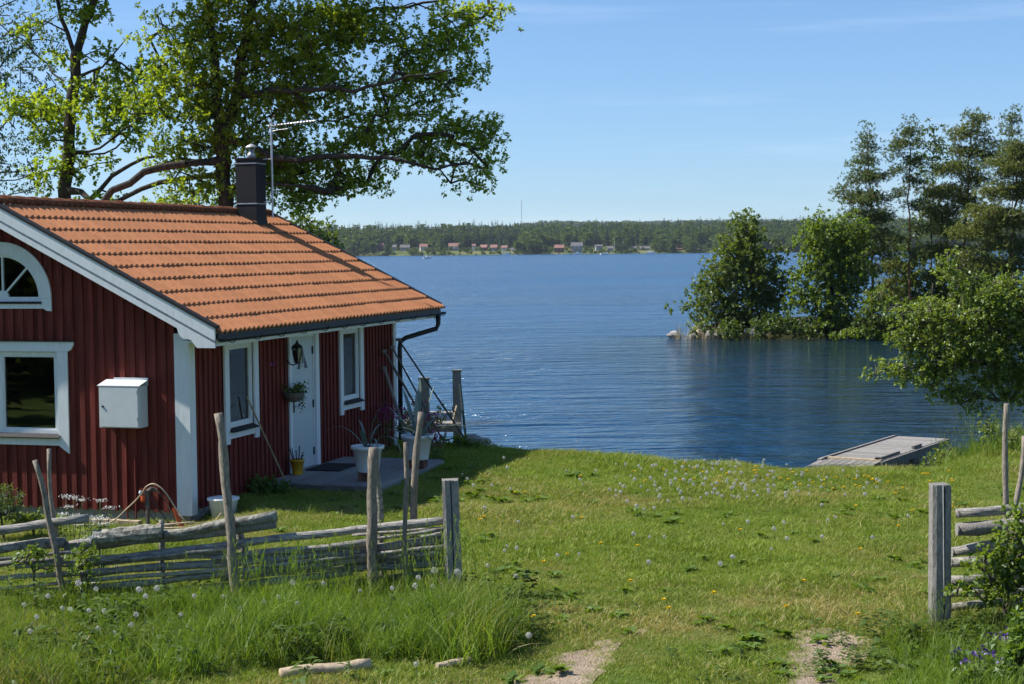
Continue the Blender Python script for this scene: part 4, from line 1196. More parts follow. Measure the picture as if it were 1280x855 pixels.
# yellow pot with garden tools, stick against wall
yp = empty('yellow_pot', H(.2, 3.12, .114), -HA, 'yellow pot with dark twigs by the foot of the white door', 'pot')
MB().lathe([(.075, 0), (.10, .2), (.112, .2), (.112, .235), (.09, .235), (.085, .12)], (0, 0, 0), 18, False).build('pot_body', M['yellow'], yp, True)
for k in range(6):
    a = k * 1.1; MB().tube([(.04 * cos(a), .04 * sin(a), .1), (.08 * cos(a), .09 * sin(a), .28), (.11 * cos(a), .13 * sin(a), .30 + .03 * k)], .009, 4).build('twig', M['lamp'], yp)
tag(MB().tube([H(.26, 2.62, .0), H(.04, 1.72, 1.42)], .013, 6).build('leaning_stick', M['stalk']), 'thin pale stick leaning on the red wall between window and door', 'stick')

# garden tools leaning at the far corner
for k, (a, b, r, mt, lb) in enumerate([(((.95, 7.55), .1), ((.12, 7.15), 1.75), .022, 'tool', 'thick dark pole leaning at the far corner, nearest the wall'),
                                   (((.75, 8.5), .0), ((.14, 7.5), 1.80), .016, 'tool', 'thin dark pole leaning at the far corner, middle one'),
                                   (((1.05, 8.9), .0), ((.17, 7.75), 1.92), .016, 'lamp', 'thin black pole leaning furthest out at the far corner'),
                                   (((.45, 7.45), .05), ((.08, 7.25), 1.45), .03, 'grey_wood', 'grey board propped upright at the far corner of the wall')]):
    t = empty('garden_tool', H(a[0][0], a[0][1], a[1]), 0, lb, 'garden tool')
    q = H(b[0][0], b[0][1], b[1]) - H(a[0][0], a[0][1], a[1])
    MB().tube([Vector((0, 0, 0)), q * .5, q], r, 7).build('shaft', M[mt], t)
    x = Vector((VD.x, VD.y, 0)) * .10
    MB().bar(q - x, q + x, .03, .05).build('head', M['tool'], t)

# tub, hose stand, hose, orange tap fitting
tub = empty('plastic_tub', H(.42, .12, -.10), 0, 'white plastic tub with lid standing by the corner of the red house', 'tub')
MB().lathe([(.15, 0), (.195, .27), (.20, .275)], (0, 0, 0), 20).build('tub_body', M['plastic_w'], tub, True)
MB().lathe([(.215, .275), (.22, .29), (.215, .305), (.08, .325), (.001, .328)], (0, 0, 0), 20, False).build('tub_lid', M['plastic_w'], tub, True)

hs_ = empty('hose_stand', H(-.36, -.55, -.135), 0, 'dark wooden stake with a tap holding a beige hose by the gable', 'hose stand')
MB().tube([(0, 0, -.1), (.01, 0, .3), (0, 0, .5)], [.03, .028, .026], 6, jit=.1).build('stake', M['tool'], hs_)
MB().tube([(-.02, -.01, .47), (.06, -.01, .53), (.13, 0, .50)], .03, 6).build('hook', M['tool'], hs_)
MB().lathe([(.02, .36), (.028, .38), (.028, .43), (.018, .45)], (-.045, -.04, 0), 8).build('tap', M['orange'], hs_)
MB().lathe([(.018, .46), (.024, .48), (.014, .51)], (-.075, -.04, 0), 8).build('tap_knob', M['plastic_w'], hs_)
def hose_pts(ctrl, n=8):
    pts = []
    c = [Vector(p) for p in ctrl]; c = [c[0]] + c + [c[-1]]
    for i in range(1, len(c) - 2):
        for k in range(n):
            t = k / n; p0, p1, p2, p3 = c[i - 1:i + 3]
            pts.append(.5 * ((2 * p1) + (-p0 + p2) * t + (2 * p0 - 5 * p1 + 4 * p2 - p3) * t * t + (-p0 + 3 * p1 - 3 * p2 + p3) * t ** 3))
    pts.append(c[-2]); return pts
B = H(-.36, -.55, -.135)
hc = [(-1.05, -.1, .02), (-.55, -.05, .06), (-.25, -.04, .28), (-.06, -.03, .46), (.02, -.05, .56), (.14, -.05, .60), (.28, -.03, .50), (.42, .0, .28), (.55, .0, .12), (.62, .05, .05), (.45, .12, .04), (.20, .05, .05),
      (.12, -.12, .05), (.35, -.25, .06), (.68, -.2, .07), (.85, -.05, .06), (.80, .12, .05), (.55, .18, .06), (.30, .1, .07), (.20, -.08, .08), (.40, -.2, .10), (.66, -.12, .12), (.78, .0, .10), (.92, .1, .12), (1.02, .12, .22)]
tag(MB().tube(hose_pts([B + UD * x + VD * y + Vector((0, 0, z)) for x, y, z in hc]), .0105, 6).build('garden_hose', M['hose'], smooth=True), 'beige garden hose coiled on the ground by the corner of the house', 'hose')
hc = [(-.04, -.02, .44), (.0, -.04, .30), (.10, -.02, .14), (.25, -.02, .05), (.42, -.03, .10), (.30, -.02, .35), (.12, -.01, .54), (.04, .0, .50), (.10, .0, .35), (.24, .02, .15), (.36, .03, .03)]
tag(MB().tube(hose_pts([B + UD * x + VD * y + Vector((0, 0, z)) for x, y, z in hc]), .007, 5).build('thin_cable', M['branch'], smooth=True), 'thin dark cord looped over the hose stake', 'cord')
sp = empty('sprinkler', H(.12, -.52, -.11), 0, 'orange sprinkler spike lying among the hose coils', 'sprinkler')
MB().tube([(-.10, 0, .26), (-.05, 0, .14), (.0, 0, .02)], [.022, .03, .026], 8).build('handle', M['orange'], sp)
MB().tube([(.0, 0, .02), (.06, .0, -.0)], [.035, .03], 8).build('nozzle', M['orange'], sp)
# paving edge stones at the foot of the gable
for k in range(7):
    uu = -1.6 + k * .155
    tag(MB().box(-.07, .07, -.05, .05, -.02, .05).build('edging_brick', M['cutwood'], None, loc=H(uu, -.30 + .02 * sin(k * 2), -.13)), 'pale edging block at the foot of the red gable', 'edging block', 'edging blocks along the gable').rotation_euler = (0, 0, -HA + .1 * sin(k * 3))

# jetty steps at the far corner: two posts, landing, poles
jet = empty('landing_stage', Vector((0, 0, 0)), 0, 'small wooden landing stage with two posts beyond the far corner of the house', 'landing stage')
jp = PY(530, 515, 33.3); jq = PY(571, 540, 34.0)
MB().box(-.10, .10, -.10, .10, -2.6, 1.0).build('post', M['grey_wood'], jet).location = PY(530, 474, 33.3) - Vector((0, 0, 1.0))
MB().box(-.115, .115, -.115, .115, 1.0, 1.03).build('post_cap', M['grey_wood'], jet).location = PY(530, 474, 33.3) - Vector((0, 0, 1.0))
MB().box(-.085, .085, -.085, .085, -2.6, 1.0).build('post', M['grey_wood'], jet).location = PY(571, 464, 34.0) - Vector((0, 0, 1.0))
MB().box(-.10, .10, -.10, .10, 1.0, 1.03).build('post_cap', M['grey_wood'], jet).location = PY(571, 464, 34.0) - Vector((0, 0, 1.0))
z_ = PY(571, 529, 34.0).z
a_ = PY(573, 529, 33.95); 
dx = (a_ - PY(536, 530, 36.2)); 
for k in range(7):
    st_ = PY(573, 529, 33.8) + Vector((-.02 - k * .17, .0 + k * .02, 0)); e_ = st_ + Vector((-.15, 2.6, 0))
    MB().bar(Vector((st_.x, st_.y, z_)), Vector((e_.x, e_.y, z_)), .16, .035).build('plank', M['pier'], jet)
MB().bar(Vector((a_.x + .05, a_.y - .16, z_ - .09)), Vector((a_.x - 1.3, a_.y - .0, z_ - .09)), .05, .13).build('side_beam', M['pierdark'], jet)
tag(MB().tube([PY(575, 480, 33.7), PY(583, 556, 33.5)], .03, 6).build('leaning_pole', M['toolblue']), 'dark green pole leaning on the right post of the landing stage', 'pole')
tag(MB().tube([PY(571, 507, 33.6), PY(565, 530, 33.5)], .025, 5).build('leaning_stake', M['cutwood']), 'short pale stake leaning on the right post of the landing stage', 'stake')

# ================================================================== fences
def irregular(a, b, r, n=9, wob=.16, taper=.15, jit=.12, sag=0.0):
    a = Vector(a); b = Vector(b); pts = []; rad = []
    L_ = (b - a).length; ph = random.uniform(0, 100)
    for i in range(n + 1):
        t = i / n; p = a.lerp(b, t)
        k = r * wob * 1.6
        p += Vector((noise.noise(Vector((ph, t * 2.6, 0))), noise.noise(Vector((ph, t * 2.6, 5))), noise.noise(Vector((ph, t * 2.6, 9))))) * k * 2
        p.z -= sag * 4 * t * (1 - t)
        pts.append(p); rad.append(r * (1 + taper * (t - .5)) * (1 + .12 * noise.noise(Vector((ph, t * 7, 2)))))
    return MB().tube(pts, rad, 9, jit=jit)

FY = 16.9
fl_ = empty('roundpole_fence', PY(300, 735, FY), 0, 'weathered roundpole fence of slanting rails in front of the red cottage', 'fence')
FO = Vector(fl_.location)
def rail(par, O, x0, y0, x1, y1, r, Y0=FY, Y1=None, mat='grey_wood_h', nm='rail', lab=None, n=None, flat=1.0):
    a = PY(x0, y0, Y0) - O; b = PY(x1, y1, Y1 or Y0) - O
    m = irregular(a, b, r * .0074, n or max(4, int((b - a).length / (.12 if nm == 'stake' else .22))), wob=.32 if nm == 'stake' else .2, jit=.2)
    o = m.build(nm, M[mat], par, True)
    if lab: o['label'] = lab
    return o
for (x0, y0, x1, y1, r, dy, mt) in [
        (-60, 672, 109, 647, 6.0, -.02, 'grey_wood_h'), (-60, 692, 80, 676, 7.0, .03, 'bark_rail'), (84, 688, 344, 652, 8.5, .04, 'grey_wood'),
        (-60, 712, 78, 698, 4.0, .10, 'grey_wood_h'), (98, 702, 556, 650, 5.2, .0, 'grey_wood_h'), (264, 697, 464, 679, 4.6, -.05, 'grey_wood_h'), (526, 671, 553, 667, 2.4, -.04, 'grey_wood_h'),
        (20, 709, 290, 691, 5.0, .08, 'grey_wood_h'), (100, 718, 462, 688, 5.5, .02, 'grey_wood_h'), (-60, 727, 135, 714, 3.8, .0, 'grey_wood_h'),
        (113, 735, 460, 699, 5.0, -.04, 'grey_wood_h'), (-60, 752, 80, 737, 4.0, .0, 'grey_wood_h'), (205, 743, 442, 716, 5.0, .05, 'grey_wood_h'),
        (292, 702, 557, 661, 2.6, .07, 'grey_wood_h'), (326, 709, 557, 683, 3.0, -.08, 'bark_rail'), (276, 724, 462, 707, 3.0, .06, 'grey_wood_h'), (-60, 740, 292, 711, 2.8, -.06, 'grey_wood_h'), (92, 747, 332, 727, 3.2, .06, 'bark_rail'), (-60, 704, 104, 689, 2.8, -.07, 'bark_rail'), (440, 669, 557, 660, 2.4, .09, 'grey_wood_h'), (150, 700, 300, 684, 3.0, -.08, 'bark_rail'),
        (60, 752, 300, 738, 4.5, .0, 'bark_rail'), (456, 684, 557, 676, 6.5, .05, 'grey_wood'), (470, 696, 557, 690, 5.0, -.03, 'grey_wood_h'), (440, 712, 557, 704, 4.5, .03, 'grey_wood_h'),
        (430, 704, 557, 698, 5.0, .09, 'bark_rail'), (340, 738, 557, 716, 4.5, .04, 'bark_rail')]:
    rail(fl_, FO, x0, y0 + 0, x1, y1, r, FY + dy, FY + dy, mt)
# mossy split slab lying on top of the rails
sl = MB(); a = PY(118, 672, FY - .05) - FO; b = PY(203, 664, FY - .05) - FO
pts = []; 
for i in range(9):
    t = i / 8; p = a.lerp(b, t)
    pts.append((p, .078 * (1 + .25 * noise.noise(Vector((t * 5, 1, 1))))))
sl.tube([p for p, _ in pts], [r for _, r in pts], 10, jit=.16)
sl.build('bark_slab', M['bark_rail'], fl_)
rail(fl_, FO, 200, 668, 345, 645, 6.5, FY - .03, FY - .03, 'bark_rail', 'bark_slab')
for (x0, y0, x1, y1, r, dy, mt) in [(45, 577, 84, 748, 4.2, -.14, 'pole'), (60, 562, 76, 745, 3.2, .16, 'pole'), (272, 516, 297, 752, 6.0, -.14, 'pole'), (299, 648, 308, 750, 5.5, .17, 'bark_rail'),
                            (203, 652, 204, 745, 4.0, .15, 'bark_rail'), (466, 558, 467, 752, 7.2, -.14, 'pole'), (507, 554, 509, 745, 3.4, -.13, 'pole'), (526, 515, 514, 745, 5.0, .16, 'pole'), (470, 560, 480, 748, 4.6, .18, 'bark_rail')]:
    rail(fl_, FO, x0, y0, x1, y1 + 4, r, FY + dy, FY + dy, mt, 'stake')
MB().tube([PY(277, 520, FY - .10) - FO, PY(277, 548, FY - .12) - FO], .022, 6, jit=.1).build('stub', M['pole'], fl_)
def split_post(nm, par, O, px0, px1, ytop, ybot, Y, mat, lean=0, sp=.5, depth=None, seed=0):
    """old square post: a ring of points with a drying crack along it"""
    r = random.Random(seed)
    w = (px1 - px0) / FPX * Y; d = depth or w
    top = PY((px0 + px1) / 2, ytop, Y) - O; bot = PY((px0 + px1) / 2 + lean, ybot, Y) - O
    ring = [(-.5, -.42), (-.3, -.5), (sp - .5 - .05, -.49), (sp - .5, -.30), (sp - .5 + .05, -.5), (.32, -.5), (.5, -.38), (.5, .4), (.38, .5), (-.4, .5), (-.5, .38)]
    m = MB(); vs = []; nl = 9; n = len(ring)
    for i in range(nl + 1):
        t = i / nl; c = bot.lerp(top, t)
        for (a, b) in ring:
            k = 1 + .06 * noise.noise(Vector((t * 5, a * 3, b * 3 + seed))); s = 1.02 - .06 * t
            zt = 0 if i < nl else r.uniform(-.008, .004)
            vs.append(c + Vector((a * w * k * s, b * d * k * s, zt)))
    fs = []
    for i in range(nl):
        for k in range(n): fs.append((i * n + k, i * n + (k + 1) % n, (i + 1) * n + (k + 1) % n, (i + 1) * n + k))
    fs.append(tuple(range(n - 1, -1, -1))); fs.append(tuple(range(nl * n, nl * n + n)))
    m.add(vs, fs)
    return m.build(nm, M[mat], par)
split_post('end_post', fl_, FO, 552, 573, 599, 755, FY - .05, 'grey_wood', 6, .55, .17, 3)

GY = 14.95
fr_ = empty('rail_fence', PY(1175, 795, GY), 0, 'short log rail fence with a tall square grey post at the right edge', 'fence')
FO2 = Vector(fr_.location)
split_post('end_post', fr_, FO2, 1163, 1187, 605, 810, GY, 'grey_wood', -1, .62, .19, 5)
for (x0, y0, x1, y1, r, Y, mt) in [(1197, 642, 1330, 631, 6.8, 15.3, 'grey_wood_h'), (1196, 662, 1300, 652, 9.0, 15.25, 'grey_wood'), (1190, 690, 1300, 677, 7.5, 15.3, 'grey_wood_h'), (1188, 704, 1290, 698, 7.0, 15.45, 'bark_rail'),
                           (1189, 727, 1300, 716, 7.0, 15.25, 'grey_wood_h'), (1188, 742, 1300, 738, 6.0, 15.4, 'bark_rail'), (1187, 758, 1300, 750, 6.0, 15.3, 'bark_rail')]:
    o = rail(fr_, FO2, x0, y0, x1, y1, r * .92, Y, Y, mt)
    a = PY(x0 - .3, y0, Y) - FO2
    MB().tube([a, a + Vector((.012, 0, 0))], r * .0066, 9).build('sawn_end', M['grey_wood'], fr_)
rail(fr_, FO2, 1256.5, 505, 1257, 790, 4.0, 15.55, 15.55, 'pole', 'stake')
rail(fr_, FO2, 1281, 545, 1257, 740, 3.3, 15.0, 15.0, 'pole', 'stake')
MB().tube([PY(1179, 606, GY - .10) - FO2, PY(1180, 745, GY - .10) - FO2], .006, 4).build('wire', M['steel'], fr_)

# log half hidden in the grass at the front
lg = irregular(P(352, 842, .05), P(462, 832, .05), .052, 8)
o = tag(lg.build('fallen_log', M['cutwood'], smooth=True), 'pale barkless log lying at the edge of the tall grass', 'log')
o = tag(irregular(P(545, 832, .04), P(588, 826, .04), .03, 4).build('broken_branch', M['cutwood']), 'small pale piece of wood in the grass right of the long log', 'branch')
for (x0, y0, x1, y1, lb) in ((88, 846, 112, 795, 'long dry pale stalk standing in the tall grass at lower left'), (22, 800, 43, 777, 'short dry pale stalk at the lower left edge of the tall grass')):
    tag(MB().tube([P(x0, y0 + 14, .02), PY((x0 + x1) / 2 - 3, (y0 + y1) / 2, 14.0), PY(x1, y1, 14.0)], .007, 4).build('dry_stalk', M['stalk']), lb, 'stalk')

# ================================================================== pier
PO = Vector((6.43, 34.05, -.8)); PX = Vector((.856, -.517, 0)); PYD = Vector((.517, .856, 0))
pier = empty('boat_pier', PO, atan2(PX.y, PX.x), 'low grey plank pier with a sloping ramp at the right shore', 'pier')
n = 30
for k in range(n):
    y0 = .10 + k * 4.35 / n
    MB().box(-.02 + random.uniform(-.01, .01), 1.10 + random.uniform(-.015, .015), y0, y0 + 4.35 / n - .022, -.035, 0).build('plank', M['pier'], pier)
MB().box(-.02, 1.10, -.04, .085, -.02, .022).build('cross_board', M['cutwood'], pier)
for k in range(8):
    m = MB().box(-.10 + k * .152, -.10 + k * .152 + .135, -2.4, -.045, -.035, -.005)
    m.build('ramp_plank', M['rampwood'], pier).rotation_euler = (radians(3.2), 0, 0)
MB().box(-.13, -.045, -.3, 4.5, -.14, .012).build('side_beam', M['pier'], pier)
MB().box(-.043, -.022, -.2, 4.45, -.06, .03).build('edge_strip', M['pierdark'], pier)
MB().box(1.105, 1.17, -.1, 4.5, -.16, -.01).build('side_beam', M['pierdark'], pier)
MB().box(1.00, 1.05, .1, 1.35, .003, .05).build('mooring_bar', M['pierdark'], pier)
MB().box(1.02, 1.07, 2.2, 2.75, .003, .06).build('mooring_bar', M['pierdark'], pier)
MB().box(.98, 1.045, -.02, .08, .024, .06).build('cleat', M['lamp'], pier)
for yy in (.3, 2.3, 4.2):
    for xx in (.05, 1.0): MB().tube([(xx, yy, -2.2), (xx, yy, -.04)], .06, 7).build('pile', M['pierdark'], pier)

# ================================================================== dandelions
def clock_mesh(seed):
    r = np.random.default_rng(seed); n = 95
    d = unit(r.normal(size=(n, 3))); Vs = []; Fs = []; o = 0
    for k in range(n):
        s = unit(np.cross(d[k:k + 1], r.normal(size=(1, 3))))[0]; t = np.cross(d[k], s)
        e = d[k] * .030
        Vs += [e + s * .0058, e + t * .0058, e - s * .0058, e - t * .0058]
        Fs.append((o, o + 1, o + 2, o + 3)); o += 4
        Vs += [d[k] * .004 + s * .0006, d[k] * .004 - s * .0006, e - s * .0006, e + s * .0006]; Fs.append((o, o + 1, o + 2, o + 3)); o += 4
    return np_mesh('seed_head', np.array(Vs), np.array(Fs), M['clockhair'])
CL = [clock_mesh(i) for i in range(3)]
coreM = MB().lathe([(.001, -.006), (.006, -.002), (.005, .004), (.001, .007)], (0, 0, 0), 6, False).mesh('seed_core', M['stalk'])
stemM = MB().tube([(0, 0, -.62), (.01, .004, -.3), (0, 0, -.01)], .0028, 5).mesh('flower_stem', M['stem'])
def yellow_mesh(seed):
    r = np.random.default_rng(seed); n = 46
    a = r.uniform(0, 6.28, n); e = r.uniform(.1, .9, n)
    d = np.stack([np.cos(a) * np.cos(e), np.sin(a) * np.cos(e), np.sin(e)], 1)
    return leaves_mesh('petals', d * .012, d, np.tile([[0, 0, 1.0]], (n, 1)), np.full(n, .024), np.full(n, .007), M['yellowflower'])
YL = [yellow_mesh(i) for i in range(2)]
def dandelion(p, mesh, scale, h, label, cat, group, name, core=True):
    o = empty(name, p + Vector((0, 0, h)), random.random() * 6, label, cat, group)
    o.scale = (scale,) * 3
    link('seed_head' if core else 'petals', mesh, o)
    s = link('flower_stem', stemM, o); s.scale = (1 / scale, 1 / scale, (h + .02) / .62 / scale)
    return o
G1 = 'white dandelion seed heads in the tall grass'
near = [(525, 690, 1.2), (584, 737, 1.15), (659, 735, 1.1), (609, 748, 1.0), (328, 729, 1.2), (403, 737, .9), (440, 763, 1.1), (572, 768, 1.0), (549, 780, .95), (412, 780, 1.0), (373, 757, .9), (474, 782, .7), (156, 771, .95), (125, 789, .8), (535, 765, .9)]
# positions read in the photo (x, y, size); the ground distance follows from the tall-grass belt
near = [(174, 737, 1.2), (196, 735, 1.1), (182, 745, .9), (98, 729, 1.2), (120, 736, .9), (131, 764, 1.0), (170, 768, 1.0), (164, 781, 1.0), (123, 785, .9), (111, 763, .8), (46, 771, .9), (38, 789, .9), (143, 790, .6),
        (366, 728, 1.1), (348, 746, .9), (372, 754, .9), (543, 713, 1.3), (572, 715, 1.25), (523, 722, 1.0), (519, 732, 1.1), (541, 733, .9), (563, 769, 1.05), (640, 777, 1.1), (661, 794, 1.1), (520, 830, .8), (1258, 801, 1.6), (404, 729, .9), (243, 745, .9), (226, 768, .7), (60, 745, .9), (78, 760, .8), (550, 745, .8), (490, 735, .8), (450, 738, .7), (300, 760, .8), (280, 745, .8), (30, 756, .8), (330, 752, .9)]
for i, (px, py, s) in enumerate(near):
    Y = 16.0 - (py - 715) * .022 if px < 620 else P(px, py + 22).y
    if px > 1200: Y = 13.6
    p = PY(px, py, Y); g = gz(p.x, p.y); h = p.z - g
    lb = 'fluffy white dandelion seed head standing in the tall grass by the left fence'
    gr = G1
    if px > 1200: lb = 'large fluffy white dandelion seed head among the purple flowers at lower right'; gr = None
    if px in (640, 661): lb = 'fluffy white dandelion seed head at the right end of the tall grass belt'; gr = 'white dandelion seed heads at the end of the grass belt'
    dandelion(Vector((p.x, p.y, g)), CL[i % 3], s * .85, h, lb, 'dandelion', gr, 'dandelion_clock')
# lawn dandelions
G2 = 'small white dandelion seed heads on the lawn'; G3 = 'yellow dandelion flowers on the lawn'
lawn_clocks = [(578, 601), (584, 605), (592, 613), (615, 615), (638, 616), (606, 641), (648, 663), (634, 693), (646, 692), (631, 699), (645, 728), (610, 718), (697, 700), (724, 700), (792, 674), (812, 683), (811, 711), (805, 646), (796, 643), (762, 615), (780, 613), (776, 623), (784, 629), (810, 622), (802, 594), (745, 593), (725, 603), (708, 594), (728, 608), (630, 580), (634, 589),
               (835, 631), (980, 661), (916, 705), (964, 698), (850, 624), (955, 580), (920, 579), (862, 590), (880, 594), (900, 600)]
r2 = random.Random(5)
for _ in range(140):
    lawn_clocks.append((min(1150, max(770, r2.gauss(910, 75))), r2.uniform(583, 628)))
for _ in range(14): lawn_clocks.append((r2.uniform(700, 1140), r2.uniform(630, 720)))
for i, (px, py) in enumerate(lawn_clocks):
    p = P(px, py + 4)
    if p.y > edge(p.x) + 1.2: continue
    g = gz(p.x, p.y)
    dandelion(Vector((p.x, p.y, g)), CL[i % 3], r2.uniform(.5, .95), r2.uniform(.09, .16), 'small white dandelion seed head on the open lawn', 'dandelion', G2, 'dandelion_clock')
lawn_y = [(643, 619), (656, 618), (605, 651), (725, 601), (680, 706), (751, 687), (797, 690), (667, 781), (836, 772), (892, 750), (925, 672), (830, 595), (878, 597), (900, 603), (962, 596), (975, 600), (990, 594), (1008, 593), (1075, 613), (1110, 608), (1119, 625), (1190, 608), (1069, 638), (1190, 641), (1141, 646), (1030, 604), (1045, 600), (1000, 610), (820, 588), (1060, 601), (1090, 604), (985, 605), (945, 598), (868, 590), (855, 586), (1123, 666), (1107, 597), (600, 655)]
for _ in range(30): lawn_y.append((r2.uniform(780, 1200), r2.uniform(590, 618)))
for _ in range(8): lawn_y.append((r2.uniform(680, 1150), r2.uniform(620, 780)))
for i, (px, py) in enumerate(lawn_y):
    p = P(px, py + 3); g = gz(p.x, p.y)
    dandelion(Vector((p.x, p.y, g)), YL[i % 2], 1.35, r2.uniform(.07, .12), 'small yellow dandelion flower on the open lawn', 'dandelion', G3, 'dandelion_flower', False)

# ================================================================== trees
class Tree:
    def __init__(s, rng): s.p = []; s.par = []; s.r = []; s.rng = rng
    def path(s, pts, r0, r1, parent=-1, sub=.45, jit=.04):
        r0 *= .52; r1 *= .52
        pts = [Vector(q) for q in pts]; last = parent; ids = []
        tot = sum((b - a).length for a, b in zip(pts, pts[1:])); acc = 0
        if parent < 0:
            s.p.append(np.array(pts[0])); s.par.append(-1); s.r.append(r0); last = len(s.p) - 1; ids.append(last)
        for a, b in zip(pts, pts[1:]):
            L_ = (b - a).length; n = max(1, int(ceil(L_ / sub)))
            for k in range(1, n + 1):
                q = np.array(a.lerp(b, k / n)) + (s.rng.normal(size=3) * jit if k < n else 0)
                s.p.append(q); s.par.append(last); s.r.append(r0 + (r1 - r0) * (acc + L_ * k / n) / tot); last = len(s.p) - 1; ids.append(last)
            acc += L_
        return ids
    def nearest(s, q):
        A = np.array(s.p); return int(np.argmin(((A - np.array(q)) ** 2).sum(1)))
    def grow(s, cl, seg=.45, rtip=.010, up=.7, horiz=False):
        A = np.array(s.p); cl = np.asarray(cl)
        d0 = np.array([np.sqrt(((A - c) ** 2).sum(1)).min() for c in cl])
        B = list(A)
        for c in cl[np.argsort(d0)]:
            Bn = np.array(B); dd = c - Bn; dist = np.sqrt((dd ** 2).sum(1))
            cost = dist + up * np.maximum(0, -dd[:, 2])
            if horiz: cost = np.sqrt(dd[:, 0] ** 2 + dd[:, 1] ** 2) + 3.0 * np.abs(dd[:, 2] + .12 * dist)
            j = int(np.argmin(cost)); L_ = dist[j]; n = max(1, int(ceil(L_ / seg))); last = j; a = Bn[j]
            for k in range(1, n + 1):
                t = k / n; q = a + (c - a) * t
                q = q + np.array([0, 0, 1]) * (.16 * L_ * sin(pi * t)) * (0 if horiz else 1) + (s.rng.normal(size=3) * .09 * min(seg, L_) if k < n else 0)
                B.append(q); s.p.append(q); s.par.append(last); s.r.append(rtip); last = len(s.p) - 1
    def wood(s, name, mat, parent, O, k=.011, power=.5, sides=6, rmin=.006):
        n = len(s.p); cnt = np.zeros(n)
        kids = np.zeros(n, int)
        for i in range(n):
            if s.par[i] >= 0: kids[s.par[i]] += 1
        cnt[kids == 0] = 1
        for i in range(n - 1, -1, -1):
            if s.par[i] >= 0: cnt[s.par[i]] += cnt[i]
        rr = np.maximum(np.array(s.r), rmin + k * cnt ** power * 1.0)
        rr = np.where(np.array(s.r) > .018, np.array(s.r), np.minimum(rr, .2))
        # vectorised frusta
        idx = [i for i in range(n) if s.par[i] >= 0]
        Pn = np.array(s.p) - np.array(O)
        a = Pn[[s.par[i] for i in idx]]; b = Pn[idx]; ra = rr[[s.par[i] for i in idx]]; rb = rr[idx]; ra = np.minimum(ra, rb * 1.6)
        d = unit(b - a); x = unit(np.cross(d, np.tile([[.13, .31, .94]], (len(d), 1)))); y = np.cross(d, x)
        V = np.empty((len(idx), 2, sides, 3))
        for q in range(sides):
            an = 2 * pi * q / sides; o = x * cos(an) + y * sin(an)
            V[:, 0, q] = a + o * ra[:, None] - d * ra[:, None] * .3; V[:, 1, q] = b + o * rb[:, None]
        base = (np.arange(len(idx)) * 2 * sides)[:, None]
        F = []
        for q in range(sides):
            q2 = (q + 1) % sides; F.append(np.concatenate([base + q, base + q2, base + q2 + sides, base + q + sides], 1))
        return link(name, np_mesh(name, V.reshape(-1, 3), np.concatenate(F, 0), mat, True), parent)

def ell_points(blobs, Y, n_per, rng, shell=.35, mppx=None):
    """cluster centres in ellipsoids given in photo pixels at distance Y"""
    out = []
    for b in blobs:
        px, py, rx, ry = b[:4]; Yb = Y + (b[4] if len(b) > 4 else 0); rd = b[5] if len(b) > 5 else None
        c = np.array(PY(px, py, Yb)); m = Yb / FPX; RX, RZ = rx * m, ry * m; RY = rd if rd else .8 * max(RX, RZ)
        n = max(2, int(n_per * RX * RZ * (RY ** .5)))
        u_ = unit(rng.normal(size=(n, 3))); r = rng.random(n) ** shell
        out.append(c + u_ * r[:, None] * np.array([RX, RY, RZ]))
    return np.concatenate(out)

def foliage(cl, rng, nb, nl, rb, rl, L_, W_, flat=.6, upn=.7, drop=0.0, outward=None):
    """leaf rosettes: nb bunches about each cluster, nl leaves each"""
    n = len(cl)
    bo = np.clip(rng.normal(size=(n, nb, 3)), -1.7, 1.7) * np.array([1, 1, flat]) * rb
    bc = cl[:, None] + bo
    bd = unit((bo + rng.normal(size=bo.shape) * rb * .5).reshape(-1, 3)).reshape(n, nb, 3)
    lo = unit(rng.normal(size=(n * nb * nl, 3))).reshape(n, nb, nl, 3)
    lo = lo + bd[:, :, None] * .7 + np.array([0, 0, -drop])
    lo = unit(lo.reshape(-1, 3))
    c = np.repeat(bc.reshape(-1, 3), nl, 0) + lo * rl * rng.uniform(.4, 1.1, (len(lo), 1))
    nr = rng.normal(size=c.shape); nr[:, 2] += upn * 2
    Ls = L_ * rng.uniform(.65, 1.25, len(c))
    return c, lo, nr, Ls, Ls * W_

def make_tree(name, label, cat, group, base, paths, clusters, fol, leafm, barkm, rng, k=.011, seg=.45, horiz=False, up=.7, power=.5):
    root = empty(name, base, 0, label, cat, group)
    T = Tree(rng)
    for (pts, r0, r1) in paths:
        par = T.nearest(pts[0]) if T.p else -1
        T.path(pts, r0, r1, par)
    print(name, len(clusters)); T.grow(clusters, seg=seg, horiz=horiz, up=up)
    T.wood('trunk', barkm, root, base, k=k, power=power)
    c, d, nr, L_, W_ = foliage(clusters, rng, *fol[0], **fol[1])
    link('crown', leaves_mesh('crown', c - np.array(base), d, nr, L_, W_, leafm), root)
    return root

def pp(Y, *pts):      # photo points at a distance, third value shifts the distance
    return [PY(p[0], p[1], Y + (p[2] if len(p) > 2 else 0)) for p in pts]

